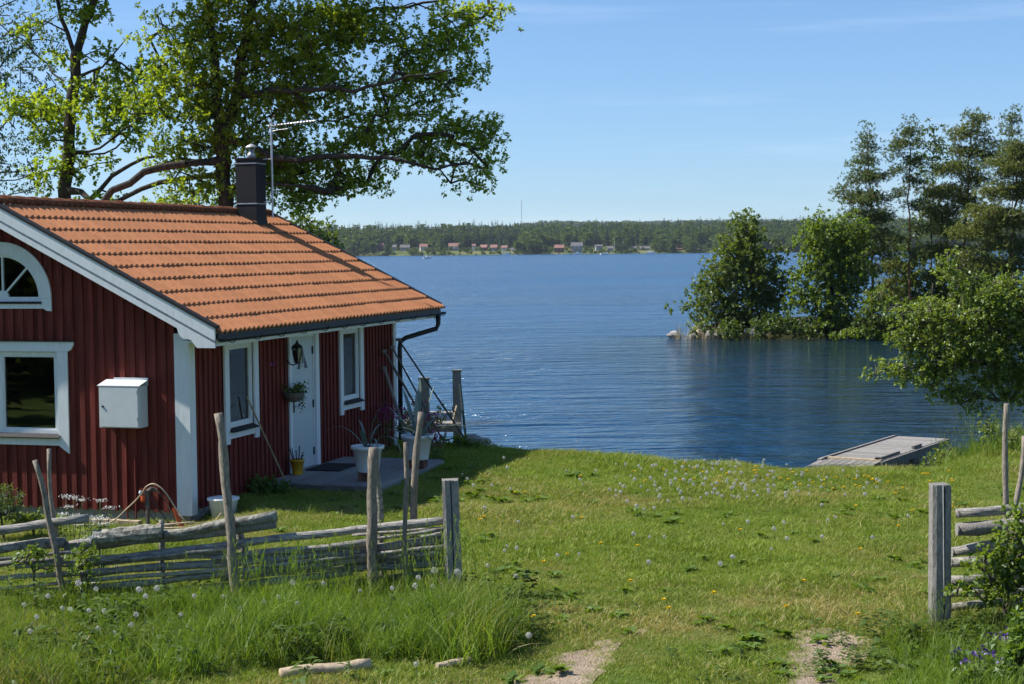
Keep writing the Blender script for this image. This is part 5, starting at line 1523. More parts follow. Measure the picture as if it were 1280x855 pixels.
# --- the big oak behind the cottage
rg = np.random.default_rng(11)
YO = 33.0
ob = PY(280, 330, YO); ob.z = -.3
oak_paths = [
    ([ob, *pp(YO, (282, 260), (280, 200), (276, 150))], .42, .26),
    (pp(YO, (278, 185), (296, 120), (305, 60), (318, -20), (330, -120)), .25, .10),
    (pp(YO, (276, 150), (270, 90), (262, 20), (250, -80)), .2, .09),
    (pp(YO, (285, 175), (340, 196, -.5), (400, 196, -1), (445, 195, -1.2), (500, 200, -1.5), (545, 212, -1.5), (585, 205, -1.5)), .16, .035),
    (pp(YO, (296, 120), (345, 112, -.6), (400, 112, -1), (460, 108, -1.5), (510, 95, -1.8), (560, 88, -2)), .13, .03),
    (pp(YO, (305, 60), (350, 35, .5), (410, 20, 1), (480, 10, 1), (560, 0, 1), (600, -5, 1)), .12, .03),
    (pp(YO, (280, 200), (230, 205, -.8), (180, 215, -1), (140, 238, -1.2), (110, 262, -1.2)), .15, .12),
    (pp(YO, (278, 215), (240, 222, 1), (200, 228, 1), (150, 250, 1), (125, 262, 1)), .12, .08),
    (pp(YO, (282, 235), (320, 225, -.5), (370, 232, -.8), (430, 245, -.8)), .08, .02),
    (pp(YO, (276, 150), (235, 130, .5), (200, 75, .8), (188, 50, .8), (200, 38, .8), (222, 35, .5)), .08, .035),
    (pp(YO, (278, 120), (240, 95, 1), (215, 55, 1.5), (200, 22, 1.5)), .07, .03),
    (pp(YO, (318, -20), (420, -60), (520, -60)), .10, .04),
]
oak_blobs = [
    (612, 20, 24, 16), (570, 32, 42, 32), (520, 70, 48, 34), (575, 88, 28, 20), (573, 97, 22, 8),
    (600, 158, 26, 18), (562, 170, 42, 24), (604, 190, 18, 28), (583, 226, 24, 13), (610, 212, 14, 22), (540, 195, 30, 14),
    (515, 115, 52, 24), (480, 155, 52, 20), (548, 140, 30, 14), (455, 30, 60, 36), (385, 45, 70, 46), (400, 115, 62, 40), (330, 95, 50, 52),
    (440, 172, 40, 18), (455, 238, 25, 20), (425, 225, 32, 22), (385, 235, 40, 28), (395, 195, 50, 20), (350, 230, 34, 32), (335, 180, 46, 40),
    (300, 30, 60, 44), (250, 60, 44, 46), (232, 118, 50, 42), (280, 130, 40, 40), (262, 175, 40, 34), (215, 185, 40, 22), (238, 232, 40, 20), (212, 245, 25, 14), (300, 225, 30, 34),
    (193, 22, 18, 12), (180, 50, 14, 13), (205, 95, 22, 20), (380, 262, 26, 10), (178, 128, 28, 20), (365, 207, 36, 14), (500, 188, 40, 14), (462, 208, 26, 9), (530, 205, 24, 10), (560, 212, 20, 8),
    (290, -60, 150, 50), (450, -35, 80, 30), (180, -60, 60, 40)]
cl = ell_points(oak_blobs, YO, 100.0, rg, .4)
cl = cl[(cl[:, 2] > 1.0)]
print('oak clusters', len(cl))
make_tree('oak_tree', 'large spreading oak with a dark trunk behind the chimney', 'tree', None, ob, oak_paths, cl,
          ((10, 10, .21, .075, .080, .60), dict(flat=.55, upn=.9)), M['oakleaf'], M['bark'], rg, k=.008)

# --- the tree at the far left with a leaning fork
YL_ = 36.0
lb_ = PY(80, 330, YL_); lb_.z = -.3
l_paths = [
    ([lb_, *pp(YL_, (82, 260), (86, 190), (90, 120), (94, 70))], .34, .22),
    (pp(YL_, (94, 75), (84, 40), (72, 0), (62, -60)), .10, .06),
    (pp(YL_, (94, 70), (106, 30), (118, 0), (140, -50)), .19, .08),
    (pp(YL_, (88, 230), (112, 250, -.5), (140, 220, -.8), (165, 205, -1), (200, 195, -1)), .14, .05),
    (pp(YL_, (92, 190), (125, 185, -.4), (150, 165, -.6), (185, 138, -.8)), .06, .03),
    (pp(YL_, (92, 195), (130, 192, .4), (160, 170, .6), (190, 132, .8)), .05, .025),
    (pp(YL_, (90, 120), (60, 80, 1), (30, 50, 1), (0, 30, 1)), .06, .02),
    (pp(YL_, (94, 60), (120, 78, -.3), (124, 76, -.3)), .03, .012),
    (pp(YL_, (100, 95), (128, 84, -.5), (150, 58, -.5), (165, 40, -.5)), .018, .008),
    (pp(YL_, (86, 210), (40, 218), (0, 226)), .04, .02),
]
l_blobs = [(55, 138, 46, 18, -1), (20, 122, 20, 16, -1), (110, 118, 30, 16, -.5), (125, 68, 9, 9, 0), (100, 12, 26, 18), (78, 78, 16, 14), (30, 40, 24, 9, -.5), (62, 165, 36, 12, -1), (140, 115, 30, 24, .5), (160, 145, 34, 22, .5), (150, 90, 22, 16), (126, 160, 24, 18, .5),
           (66, 213, 22, 14), (90, 205, 14, 24), (130, 203, 12, 8), (58, 228, 16, 8), (96, 222, 10, 10), (140, 245, 20, 10, -1), (120, 255, 22, 8, -1), (110, -40, 70, 36), (40, -50, 50, 40), (180, 90, 22, 14), (175, 178, 22, 10)]
cl = ell_points(l_blobs, YL_, 100, rg, .45)
make_tree('maple_tree', 'tall tree with forked dark trunk at the upper left', 'tree', None, lb_, l_paths, cl,
          ((9, 9, .21, .08, .10, .62), dict(flat=.5, upn=.9)), M['oakleaf'], M['bark'], rg, k=.007)
# --- birch with hanging twigs at the left edge
YB = 40.0
bb = PY(-40, 330, YB); bb.z = -.3
b_paths = [([bb, *pp(YB, (-38, 200), (-30, 100), (-20, 0), (-15, -60))], .22, .08), (pp(YB, (-30, 120), (10, 70), (45, 40), (70, 20)), .05, .012), (pp(YB, (-34, 190), (10, 150), (40, 130)), .04, .012), (pp(YB, (-36, 220), (10, 215), (40, 212)), .04, .012), (pp(YB, (-22, 20), (20, 0), (60, -10)), .04, .012)]
b_blobs = [(12, 20, 34, 20), (20, 60, 30, 26), (45, 45, 26, 18), (15, 95, 30, 22), (48, 85, 24, 18), (20, 160, 24, 22), (12, 205, 28, 26), (40, 195, 16, 16), (10, 240, 26, 12), (36, 238, 14, 8), (66, 98, 12, 12), (-40, 60, 50, 80), (-40, 180, 40, 60), (68, 55, 14, 12), (25, 250, 24, 6)]
cl = ell_points(b_blobs, YB, 40.0, rg, .5)
make_tree('birch_tree', 'birch with fine hanging bluish foliage at the left edge', 'tree', None, bb, b_paths, cl,
          ((10, 7, .30, .13, .085, .5), dict(flat=1.0, upn=.2, drop=.9)), M['birchleaf'], M['branch'], rg, k=.006)

# --- low green bushes behind the ridge and behind the right verge
def bush(name, label, cat, group, blobs, Y, base_px, dens, fol, leafm, rng, ground=None, barkm=None, k=.006, seg=.3, shell=.5):
    base = PY(base_px[0], base_px[1], Y)
    base.z = gz(base.x, base.y) if ground is None else ground
    cl = ell_points(blobs, Y, dens * 7, rng, shell)
    cl = cl[cl[:, 2] > base.z + .05]
    top = cl[np.argmin(np.abs(cl[:, 0] - cl[:, 0].mean()))]
    mid = Vector(base) * .5 + Vector(top) * .5
    return make_tree(name, label, cat, group, base, [([base, base.lerp(Vector(top), .35) + Vector((0, 0, .2))], .03, .012)], cl, fol, leafm, barkm or M['branch'], rng, k=k, seg=seg)
bush('garden_bush', 'bright yellow green bush peeping over the roof ridge beside the left trunk', 'bush', None, [(118, 262, 34, 14), (150, 262, 24, 10), (100, 268, 20, 8), (125, 285, 40, 20)], 44, (125, 330), 7, ((9, 7, .25, .09, .13, .6), dict(flat=.6)), M['limeleaf'], rg)
bush('garden_bush', 'mid green bush along the roof ridge at the far left', 'bush', None, [(35, 258, 30, 10), (60, 262, 14, 8), (20, 270, 30, 14)], 43, (35, 330), 8, ((9, 7, .22, .09, .12, .6), dict(flat=.6)), M['alderleaf'], rg)
bush('garden_bush', 'dark bush behind the right verge of the roof beyond the chimney', 'bush', None, [(395, 290, 22, 14), (415, 300, 10, 14), (375, 275, 20, 12), (380, 300, 30, 20)], 46, (390, 350), 9, ((9, 7, .2, .09, .12, .6), dict(flat=.6)), M['alderleaf'], rg)
bush('garden_bush', 'low green bush left of the chimney just above the ridge', 'bush', None, [(215, 262, 40, 9), (250, 258, 18, 10), (185, 266, 20, 6)], 42, (220, 330), 8, ((9, 7, .2, .09, .12, .6), dict(flat=.6)), M['oakleaf'], rg)

# --- fruit tree at the right edge
YA = 29.5
ab = PY(1325, 600, YA); ab.z = gz(ab.x, ab.y) - .1
a_paths = [([ab, *pp(YA, (1320, 520), (1300, 450), (1290, 400))], .13, .08), (pp(YA, (1310, 490), (1260, 460), (1200, 455), (1140, 460), (1095, 468)), .06, .012), (pp(YA, (1298, 440), (1240, 410), (1180, 400), (1130, 400)), .06, .012),
           (pp(YA, (1315, 510), (1270, 495), (1225, 495), (1200, 505)), .05, .012), (pp(YA, (1290, 400), (1240, 360), (1200, 335)), .05, .012)]
a_blobs = [(1240, 385, 56, 34), (1165, 398, 46, 26), (1135, 422, 34, 20), (1118, 462, 30, 12), (1092, 464, 14, 5), (1155, 468, 36, 16), (1185, 440, 56, 26), (1245, 435, 50, 40), (1205, 495, 24, 16), (1180, 488, 24, 12), (1250, 480, 40, 26), (1275, 370, 30, 28), (1190, 340, 18, 16), (1180, 318, 8, 8), (1215, 355, 24, 14),
           (1150, 385, 20, 10), (1222, 512, 16, 8), (1290, 480, 30, 40), (1330, 420, 60, 70), (1268, 345, 12, 10), (1112, 386, 12, 6, 0), (1240, 360, 20, 10)]
cl = ell_points(a_blobs, YA, 420, rg, .45)
print('apple clusters', len(cl))
make_tree('fruit_tree', 'leafy fruit tree reaching in from the right edge over the water', 'tree', None, ab, a_paths, cl,
          ((7, 7, .10, .045, .062, .6), dict(flat=.7, upn=1.0)), M['appleleaf'], M['branch'], rg, k=.004, seg=.25)
bush('shore_shrub', 'small leafy shrub beside the right end of the pier', 'shrub', None, [(1165, 580, 16, 9), (1180, 565, 14, 14), (1150, 590, 8, 4), (1195, 575, 12, 14)], 29.2, (1175, 600), 60, ((7, 6, .08, .04, .055, .55), dict(flat=.8)), M['appleleaf'], rg, k=.003, seg=.15)
bush('shore_shrub', 'taller thin shrub by the shore under the fruit tree', 'shrub', None, [(1238, 538, 12, 16), (1245, 560, 16, 10), (1232, 528, 6, 8), (1225, 575, 18, 12)], 28.6, (1240, 590), 60, ((7, 6, .08, .04, .055, .55), dict(flat=.8)), M['appleleaf'], rg, k=.003, seg=.15)
bush('shore_shrub', 'dense dark shrub low on the bank at the right edge', 'shrub', None, [(1272, 560, 26, 26), (1262, 585, 26, 14), (1300, 580, 30, 30)], 28.2, (1270, 600), 50, ((7, 6, .09, .045, .06, .5), dict(flat=.8)), M['darkweed'], rg, k=.003, seg=.15)
# leafy growth over the right fence
bush('bramble', 'bright green leafy growth climbing over the log rails at the right edge', 'bush', None, [(1262, 700, 34, 34), (1275, 660, 20, 36), (1245, 730, 28, 24), (1225, 700, 16, 20), (1215, 740, 20, 16), (1285, 740, 30, 40)], 14.7, (1265, 800), 150, ((5, 6, .06, .035, .06, .55), dict(flat=.8, upn=1.2)), M['limeleaf'], rg, k=.002, seg=.1)

# --- woods on the spit
def spit_z(x, y): return WZ + .25
PB = 87.0
def spit_tree(name, label, cat, Y, base_px, blobs, trunk, dens, fol, leafm, barkm, r0=.14, horiz=False, seg=.8, k=.012, up=.7, shell=.45, group=None, extra=()):
    base = PY(base_px[0], base_px[1], Y); base.z = WZ + .1
    cl = ell_points(blobs, Y, dens * (95.0 if horiz else 24.0), rg, shell); cl = cl[cl[:, 2] > WZ + .15]
    paths = [([base, *pp(Y, *trunk)], r0, r0 * .25)] + [(pp(Y, *e), r0 * .4, .03) for e in extra]
    return make_tree(name, label, cat, group, base, paths, cl, fol, leafm, barkm, rg, k=k, seg=seg, horiz=horiz, up=up)
FD = ((10, 9, .34, .12, .165, .6), dict(flat=.55, upn=.9))
spit_tree('alder_tree', 'rounded green alder leaning over the water at the tip of the spit', 'tree', 88, (938, 415), [(930, 290, 26, 22), (935, 318, 42, 24), (915, 345, 42, 28), (950, 350, 40, 30), (895, 365, 32, 20), (880, 385, 24, 14), (858, 384, 12, 5), (935, 385, 44, 24), (965, 372, 24, 20), (905, 400, 34, 12), (945, 405, 30, 10), (938, 272, 10, 8)],
          [(940, 380), (942, 340), (938, 290)], 0.9, FD, M['alderleaf'], M['branch'], .16, extra=[[(940, 395), (905, 370), (880, 360)], [(940, 390), (975, 360), (985, 340)]])
spit_tree('broadleaf_tree', 'bright green broadleaf tree right of the alder', 'tree', 86, (1040, 415), [(1040, 285, 34, 22), (1020, 270, 10, 12), (1010, 300, 20, 16), (1050, 320, 40, 26), (1020, 340, 32, 24), (1035, 370, 40, 26), (1062, 350, 26, 40), (1045, 400, 34, 16), (1005, 375, 20, 12), (1070, 300, 22, 22)],
          [(1042, 380), (1040, 330), (1035, 280)], 1.0, FD, M['limeleaf'], M['branch'], .15)
spit_tree('waterside_bush', 'small yellow green bush at the waterline below the bright tree', 'bush', 83.5, (1060, 424), [(1062, 416, 14, 7), (1045, 420, 8, 4), (1075, 421, 8, 4)], [(1060, 418)], 3.0, ((9, 7, .16, .1, .14, .6), dict(flat=.6)), M['limeleaf'], M['branch'], .03, seg=.3)
FP = ((13, 8, .24, .07, .18, .15), dict(flat=.5, upn=.1, drop=-.55))
def pine(name, label, Y, bx, trunk, blobs, leafm, dens=.75, r0=.17, group=None):
    blobs = [(b[0] + rg.uniform(-3, 3), b[1] + rg.uniform(-2, 2), b[2] * rg.uniform(.8, 1.1), b[3] * .82) for b in blobs]
    tx, ty = trunk[-1][:2]
    blobs += [(tx, ty - 6, 2, 7), (tx - 4, ty + 2, 3, 4), (tx + 4, ty + 5, 3, 4), (tx - 9, ty + 14, 4, 3), (tx + 10, ty + 20, 5, 3), (tx + rg.uniform(-26, -18), ty + 36, 5, 3), (tx + rg.uniform(18, 26), ty + 50, 5, 3)]
    return spit_tree(name, label, 'tree', Y, bx, blobs, trunk, dens * 1.15, FP, leafm, M['pinebark'], r0, horiz=True, seg=.7, k=.003, group=group)
pine('pine_tree', 'leftmost pine on the spit with a ragged pointed top', 90, (1090, 412), [(1091, 350), (1089, 260), (1084, 168)],
     [(1083, 180, 12, 12), (1082, 200, 18, 12), (1086, 222, 28, 12), (1060, 226, 10, 5), (1050, 234, 10, 5), (1082, 245, 40, 12), (1048, 243, 10, 4), (1085, 268, 36, 14), (1090, 292, 34, 12), (1085, 315, 34, 12), (1080, 335, 30, 10)], M['pineneedle'])
pine('pine_tree', 'slender tall pine with a bare reddish trunk second from the left', 89, (1138, 412), [(1137, 350), (1136, 260), (1137, 160)],
     [(1137, 165, 14, 8), (1133, 180, 20, 8), (1118, 188, 12, 5), (1140, 200, 20, 9), (1128, 212, 18, 6), (1142, 226, 20, 8), (1126, 240, 16, 6), (1144, 255, 18, 7), (1150, 285, 16, 8), (1125, 300, 18, 8), (1150, 320, 20, 8)], M['pineneedle'], .85, .15)
spit_tree('birch_tree', 'pale green birch top standing between the pines', 'tree', 93, (1165, 410), [(1168, 158, 14, 10), (1162, 180, 14, 16), (1172, 190, 14, 18), (1158, 215, 12, 20), (1160, 250, 14, 20), (1150, 280, 12, 18)],
          [(1164, 300), (1166, 220), (1168, 158)], .75, ((9, 8, .3, .16, .16, .55), dict(flat=1, upn=.2, drop=.7)), M['birchleaf'], M['branch'], .12)
pine('pine_tree', 'broad tall pine with dark crown and wind-blown top right of the birch', 90, (1205, 410), [(1205, 330), (1210, 240), (1216, 145)],
     [(1218, 150, 12, 10), (1232, 148, 8, 8), (1206, 165, 22, 10), (1228, 172, 12, 8), (1195, 172, 12, 10), (1215, 190, 30, 12), (1240, 182, 8, 4), (1200, 212, 34, 14), (1222, 225, 22, 12), (1185, 240, 30, 14), (1212, 250, 28, 14), (1178, 268, 30, 14), (1195, 290, 34, 14), (1175, 315, 34, 14), (1205, 330, 30, 12), (1170, 345, 26, 10)], M['pinewarm'], .8, .2)
pine('pine_tree', 'spindly dark pine top behind the big rounded pine', 97, (1266, 408), [(1266, 250), (1265, 145)],
     [(1265, 150, 8, 8), (1263, 165, 12, 6), (1268, 180, 14, 6), (1255, 190, 12, 5), (1270, 200, 16, 10), (1250, 200, 14, 6)], M['pineneedle'], .9, .12)
pine('pine_tree', 'big rounded olive pine with spreading limbs at the right edge', 84, (1262, 420), [(1262, 360), (1268, 260), (1272, 190)],
     [(1272, 185, 20, 14), (1262, 210, 30, 16), (1245, 238, 28, 16), (1280, 240, 26, 20), (1232, 265, 34, 16), (1270, 275, 34, 18), (1222, 292, 38, 14), (1262, 305, 36, 14), (1215, 318, 28, 12), (1250, 330, 40, 12), (1215, 345, 26, 8), (1300, 230, 30, 50), (1300, 310, 30, 30)], M['pinewarm'], .85, .22)
pine('pine_tree', 'low bushy pine between the trunks of the taller pines', 92, (1112, 412), [(1112, 370), (1112, 330)],
     [(1112, 335, 14, 8), (1108, 350, 18, 8), (1112, 365, 20, 7)], M['pinewarm'], .8, .08)
for a_, nm_, bl_ in (((1130, 410), 'rounded green broadleaf tree filling the gap behind the slender pine', [(1130, 340, 34, 26), (1115, 372, 34, 22), (1150, 375, 30, 24), (1128, 315, 20, 14)]),
                    ((1190, 410), 'green broadleaf tree behind the foot of the tall pines', [(1185, 350, 34, 26), (1175, 380, 34, 22), (1210, 372, 30, 24)]),
                    ((1240, 410), 'dark broadleaf tree low behind the fruit tree at the right edge', [(1245, 340, 34, 26), (1260, 375, 34, 22), (1225, 360, 30, 24)])):
    spit_tree('broadleaf_tree', nm_, 'tree', 95, a_, bl_, [(a_[0], 360)], .8, FD, M['alderleaf'], M['branch'], .1)
# young shrubs along the spit's waterline
rs = random.Random(9)
shr = [(880, 408, 14, 7, 'alderleaf'), (905, 412, 16, 8, 'alderleaf'), (925, 413, 16, 9, 'darkweed'), (950, 412, 18, 11, 'darkweed'), (975, 405, 18, 14, 'darkweed'), (1000, 408, 16, 14, 'darkweed'), (1020, 412, 14, 10, 'alderleaf'), (1090, 408, 18, 16, 'darkweed'), (1085, 385, 18, 10, 'alderleaf'), (1110, 415, 16, 12, 'darkweed'), (1120, 395, 20, 12, 'darkweed'), (1145, 400, 20, 16, 'darkweed'), (1175, 395, 20, 18, 'darkweed'), (1100, 372, 12, 8, 'limeleaf'), (1210, 400, 24, 20, 'darkweed'), (1245, 400, 24, 24, 'darkweed')]
names_ = ['thin leafy shrub at the very tip of the spit', 'leafy shrub second from the tip of the spit', 'dark shrub below the left half of the alder', 'dark shrub at the foot of the alder trunk', 'dark shrub right of the alder trunk', 'dark shrub between the alder and the bright tree', 'green shrub at the foot of the bright tree',
          'dark shrub at the waterline right of the bright tree', 'mid green shrub higher up right of the bright tree', 'dark shrub at the waterline below the leftmost pine', 'dark shrub under the low bushy pine', 'dark shrub at the foot of the slender pine', 'dark shrub under the birch between the pines', 'small bright shrub left of the slender pine trunk', 'dark shrub behind the fruit tree leaves', 'dark shrub at the foot of the big rounded pine']
for (a, b, rx, ry, mt), nm in zip(shr, names_):
    spit_tree('undergrowth_shrub', nm, 'shrub', 86.0 - (a - 880) * .012, (a, 424), [(a, b, rx, ry)], [(a, b)], 1.6, ((9, 7, .24, .12, .18, .55), dict(flat=.8)), M[mt], M['branch'], .04, seg=.5)
# rocks and reeds at the tip
def rock(loc, s, label, mat='rock', group=None, sq=.6):
    m = MB(); vs = []; nn = 10; rr = 6; ph = random.uniform(0, 50)
    for j in range(rr + 1):
        th = pi * j / rr
        for k in range(nn):
            a = 2 * pi * k / nn; d = Vector((sin(th) * cos(a), sin(th) * sin(a), cos(th)))
            q = 1 + .45 * noise.noise(d * 1.3 + Vector((ph, 0, 0)))
            vs.append((d.x * s * q, d.y * s * q * .8, d.z * s * q * sq))
    fs = [(j * nn + k, j * nn + (k + 1) % nn, (j + 1) * nn + (k + 1) % nn, (j + 1) * nn + k) for j in range(rr) for k in range(nn)]
    m.add(vs, fs)
    return tag(m.build('shore_rock', M[mat], None, loc=loc, smooth=False), label, 'rock', group)
rock(PY(841, 419, 88), .34, 'dark flat rock in the water at the very tip of the spit', sq=.45)
rock(PY(843, 415.5, 88.2), .22, 'pale small rock resting on the tip rock', 'farwhite', sq=.4)
rock(PY(875, 416, 87.8), .42, 'pale tilted rock near the tip of the spit', 'cutwood', sq=.9)
rock(PY(868, 419, 87.6), .3, 'small dark rock left of the pale tilted rock', sq=.6)
for k, px in enumerate((895, 912, 946, 975, 1010)):
    rock(PY(px, 417 + random.uniform(-3, 2), 87.3 - k * .15), random.uniform(.35, .65), ['dark boulder at the waterline just right of the pale tilted rock', 'dark boulder at the waterline under the left limbs of the alder', 'dark boulder at the waterline below the alder trunk', 'dark boulder at the waterline right of the alder trunk', 'dark boulder at the waterline between the alder and the bright tree'][k])
reed_p = [proto('reed_tuft', grass_tuft(12, .35, .4, 1.2, .022, .3, M['stalk'], rng, 3)) for _ in range(3)]
pts = []; sc = []; ro = []; ix = []
for _ in range(60):
    px = rs.uniform(842, 960) if rs.random() < .8 else rs.uniform(960, 1010); p = PY(px, 420, rs.uniform(86.0, 88.4)); pts.append((p.x, p.y, WZ - .2)); s = rs.uniform(.4, 1.0) * (1.2 if 845 < px < 900 else .8); sc.append((s,) * 3); ro.append((0, 0, rs.random() * 6)); ix.append(rs.randint(0, 2))
scatter('reeds', pts, sc, ro, ix, reed_p, 'dry reeds standing in the shallow water round the spit')

# ================================================================== plants round the house and foreground
bush('garden_shrub', 'dark green shrub low against the long red wall beside the deck', 'shrub', None, [(345, 618, 34, 18), (325, 612, 18, 12), (372, 620, 16, 14)], 24.2, (345, 640), 120, ((7, 6, .07, .045, .075, .5), dict(flat=.8)), M['weedleaf'], rg, k=.003, seg=.15)
bush('garden_shrub', 'grey green fine leaved bush at the left edge below the gable window', 'shrub', None, [(8, 632, 18, 20), (-15, 630, 20, 22)], 20.4, (5, 668), 150, ((7, 7, .06, .05, .07, .18), dict(flat=1)), M['birchleaf'], rg, k=.002, seg=.12)
bush('garden_shrub', 'bright green low plant at the foot of the gable wall', 'shrub', None, [(42, 650, 24, 12), (28, 645, 14, 10), (65, 656, 12, 8)], 20.6, (42, 668), 170, ((7, 6, .05, .035, .055, .55), dict(flat=.7)), M['limeleaf'], rg, k=.002, seg=.12)
bush('garden_shrub', 'light grey green bush on the bank between the landing stage posts', 'shrub', None, [(553, 520, 12, 10), (512, 520, 12, 9), (537, 526, 14, 6)], 32.2, (540, 552), 60, ((7, 6, .08, .05, .07, .4), dict(flat=.8)), M['birchleaf'], rg, k=.003, seg=.15)
bush('garden_shrub', 'yellow green ground plants at the shore edge right of the landing stage', 'shrub', None, [(572, 552, 18, 5), (592, 556, 14, 4), (555, 548, 8, 4)], 29.4, (575, 562), 110, ((7, 6, .06, .04, .07, .5), dict(flat=.6)), M['limeleaf'], rg, k=.002, seg=.15)
rock(PY(594, 553, 30.2), .28, 'pale grey stone at the shore edge beyond the house', sq=.5)
rock(PY(612, 561, 30.0), .2, 'small grey stone at the shore edge right of the pale one', sq=.5)

def flower_plant(name, label, cat, px, py, Y, nst, spread, h, headmat, headL, heads, leafm, rng_, head_r=.03, flat=.5, group=None, leaf=.07):
    base = PY(px, py, Y); base.z = gz(base.x, base.y)
    root = empty(name, base, 0, label, cat, group)
    st = MB(); hc = []
    for k in range(nst):
        a = rng_.random() * 6.28; r = spread * sqrt(rng_.random()); hh = h * rng_.uniform(.75, 1.05)
        st.tube([(r * .3 * cos(a), r * .3 * sin(a), 0), (r * .8 * cos(a), r * .8 * sin(a), hh * .6), (r * cos(a), r * sin(a), hh)], .004, 4)
        hc.append((r * cos(a), r * sin(a), hh))
    st.build('stem', M['stem'], root)
    for c in hc:
        n = heads; cc = np.array(c) + rng_.normal(size=(n, 3)) * np.array([head_r, head_r, head_r * flat])
        Ls = headL * rng_.uniform(.7, 1.2, n); nr = rng_.normal(size=(n, 3)); nr[:, 2] += 2
        link('flower_head', leaves_mesh('flower_head', cc, rng_.normal(size=(n, 3)), nr, Ls, Ls * .7, M[headmat]), root)
    n = nst * 16
    cc = np.array([(rng_.normal() * spread * .6, rng_.normal() * spread * .6, h * rng_.uniform(.05, .85)) for _ in range(n)])
    Ls = leaf * rng_.uniform(.6, 1.3, n); nr = rng_.normal(size=(n, 3)); nr[:, 2] += 2
    link('leaves', leaves_mesh('leaves', cc, rng_.normal(size=(n, 3)), nr, Ls, Ls * .4, M[leafm]), root)
    return root
fp = np.random.default_rng(31)
flower_plant('yarrow_plant', 'white umbel flowers left of the mossy slab in front of the gable', 'flowers', 85, 690, 17.3, 7, .17, .93, 'whiteflower', .018, 40, 'birchleaf', fp, .035, .25)
flower_plant('yarrow_plant', 'cluster of stacked white umbels above the left end of the mossy slab', 'flowers', 120, 690, 17.25, 8, .15, .93, 'whiteflower', .018, 40, 'birchleaf', fp, .04, .25)
flower_plant('yarrow_plant', 'lower white flowers showing through the rails below the two tall umbels', 'flowers', 103, 700, 16.7, 6, .2, .66, 'whiteflower', .018, 30, 'weedleaf', fp, .035, .3)
bush('rose_shoot', 'yellowish leafy shoots growing through the left rails', 'shrub', None, [(40, 695, 26, 10), (55, 710, 14, 8), (25, 705, 14, 8)], 16.5, (45, 750), 200, ((5, 5, .05, .03, .05, .5), dict(flat=.6)), M['limeleaf'], rg, k=.002, seg=.1)
bush('rose_shoot', 'upright leafy shoot right of the left leaning stakes', 'shrub', None, [(105, 700, 10, 16), (95, 705, 10, 8), (112, 690, 8, 8), (100, 722, 14, 10)], 16.5, (102, 750), 260, ((5, 5, .05, .03, .05, .5), dict(flat=.6)), M['limeleaf'], rg, k=.002, seg=.1)
flower_plant('pink_flowers', 'dark pink flowers in the shade by the far corner of the wall', 'flowers', 478, 585, 29.3, 12, .38, .75, 'pinkflower', .05, 26, 'darkweed', fp, .09, .7)
flower_plant('pink_flowers', 'dark pink flowers hanging just right of the farther white pot', 'flowers', 545, 590, 27.2, 7, .14, .52, 'pinkflower', .05, 22, 'darkweed', fp, .06, 1.2)
flower_plant('pink_flowers', 'dark pink flowers behind the agave in the farther white pot', 'flowers', 520, 580, 28.6, 8, .3, .80, 'pinkflower', .05, 26, 'darkweed', fp, .09, .7)
flower_plant('columbine', 'purple columbines at the lower right corner', 'flowers', 1222, 872, 13.0, 7, .16, .36, 'purple', .034, 9, 'weedleaf', fp, .022, .8, leaf=.08)
flower_plant('columbine', 'purple columbine beside the large seed head at the right edge', 'flowers', 1264, 850, 13.3, 4, .10, .40, 'purple', .032, 8, 'weedleaf', fp, .02, .8, leaf=.08)
flower_plant('columbine', 'small purple columbine left of the other columbines', 'flowers', 1196, 870, 13.2, 3, .06, .34, 'purple', .03, 8, 'weedleaf', fp, .02, .8, leaf=.08)
flower_plant('columbine', 'purple columbine above the lower right columbines', 'flowers', 1243, 850, 13.5, 2, .08, .42, 'purple', .03, 8, 'weedleaf', fp, .02, .8, leaf=.08)
bush('leafy_plant', 'broad leaved green plant filling the lower right corner', 'shrub', None, [(1270, 830, 30, 24), (1240, 845, 24, 14), (1290, 800, 24, 30), (1210, 852, 20, 8)], 13.1, (1260, 880), 300, ((4, 5, .06, .05, .085, .45), dict(flat=.8)), M['weedleaf'], rg, k=.002, seg=.1)

# ================================================================== the far shore: woods, houses, boats
def far_proto(kind, seed):
    r = np.random.default_rng(seed)
    if kind == 'c':
        n = 240; t = r.random(n) ** .8; h = .12 + .88 * t; a = r.uniform(0, 6.28, n); rad = .17 * (1 - t) ** .85 + .012; rr = rad * r.uniform(.45, 1.05, n)
        c = np.stack([rr * np.cos(a), rr * np.sin(a), h], 1); d = np.stack([np.cos(a), np.sin(a), np.full(n, -.45)], 1)
        nr = r.normal(size=(n, 3)) * .4; nr[:, 2] += 1
        return leaves_mesh('spruce', c, d, nr, .11 * (1.15 - t), .075 * (1.15 - t), M['farconifer'])
    n = 300; u_ = unit(r.normal(size=(n, 3))); rr = r.random(n) ** .35
    lob = r.normal(size=(6, 3)) * np.array([.12, .12, .14]) + np.array([0, 0, .6]); k = r.integers(0, 6, n)
    c = lob[k] + u_ * rr[:, None] * np.array([.19, .19, .22]); c[:, 2] = np.clip(c[:, 2], .05, 1)
    nr = r.normal(size=(n, 3)); nr[:, 2] += 1
    return leaves_mesh('broadleaf', c, u_, nr, np.full(n, .11), np.full(n, .085), M['farleaf'])
far_p = [proto('far_tree', far_proto('c', i)) for i in range(3)] + [proto('far_tree_wide', far_proto('b', i)) for i in range(10, 14)]
pts = []; sc = []; ro = []; ix = []
r3 = np.random.default_rng(77)
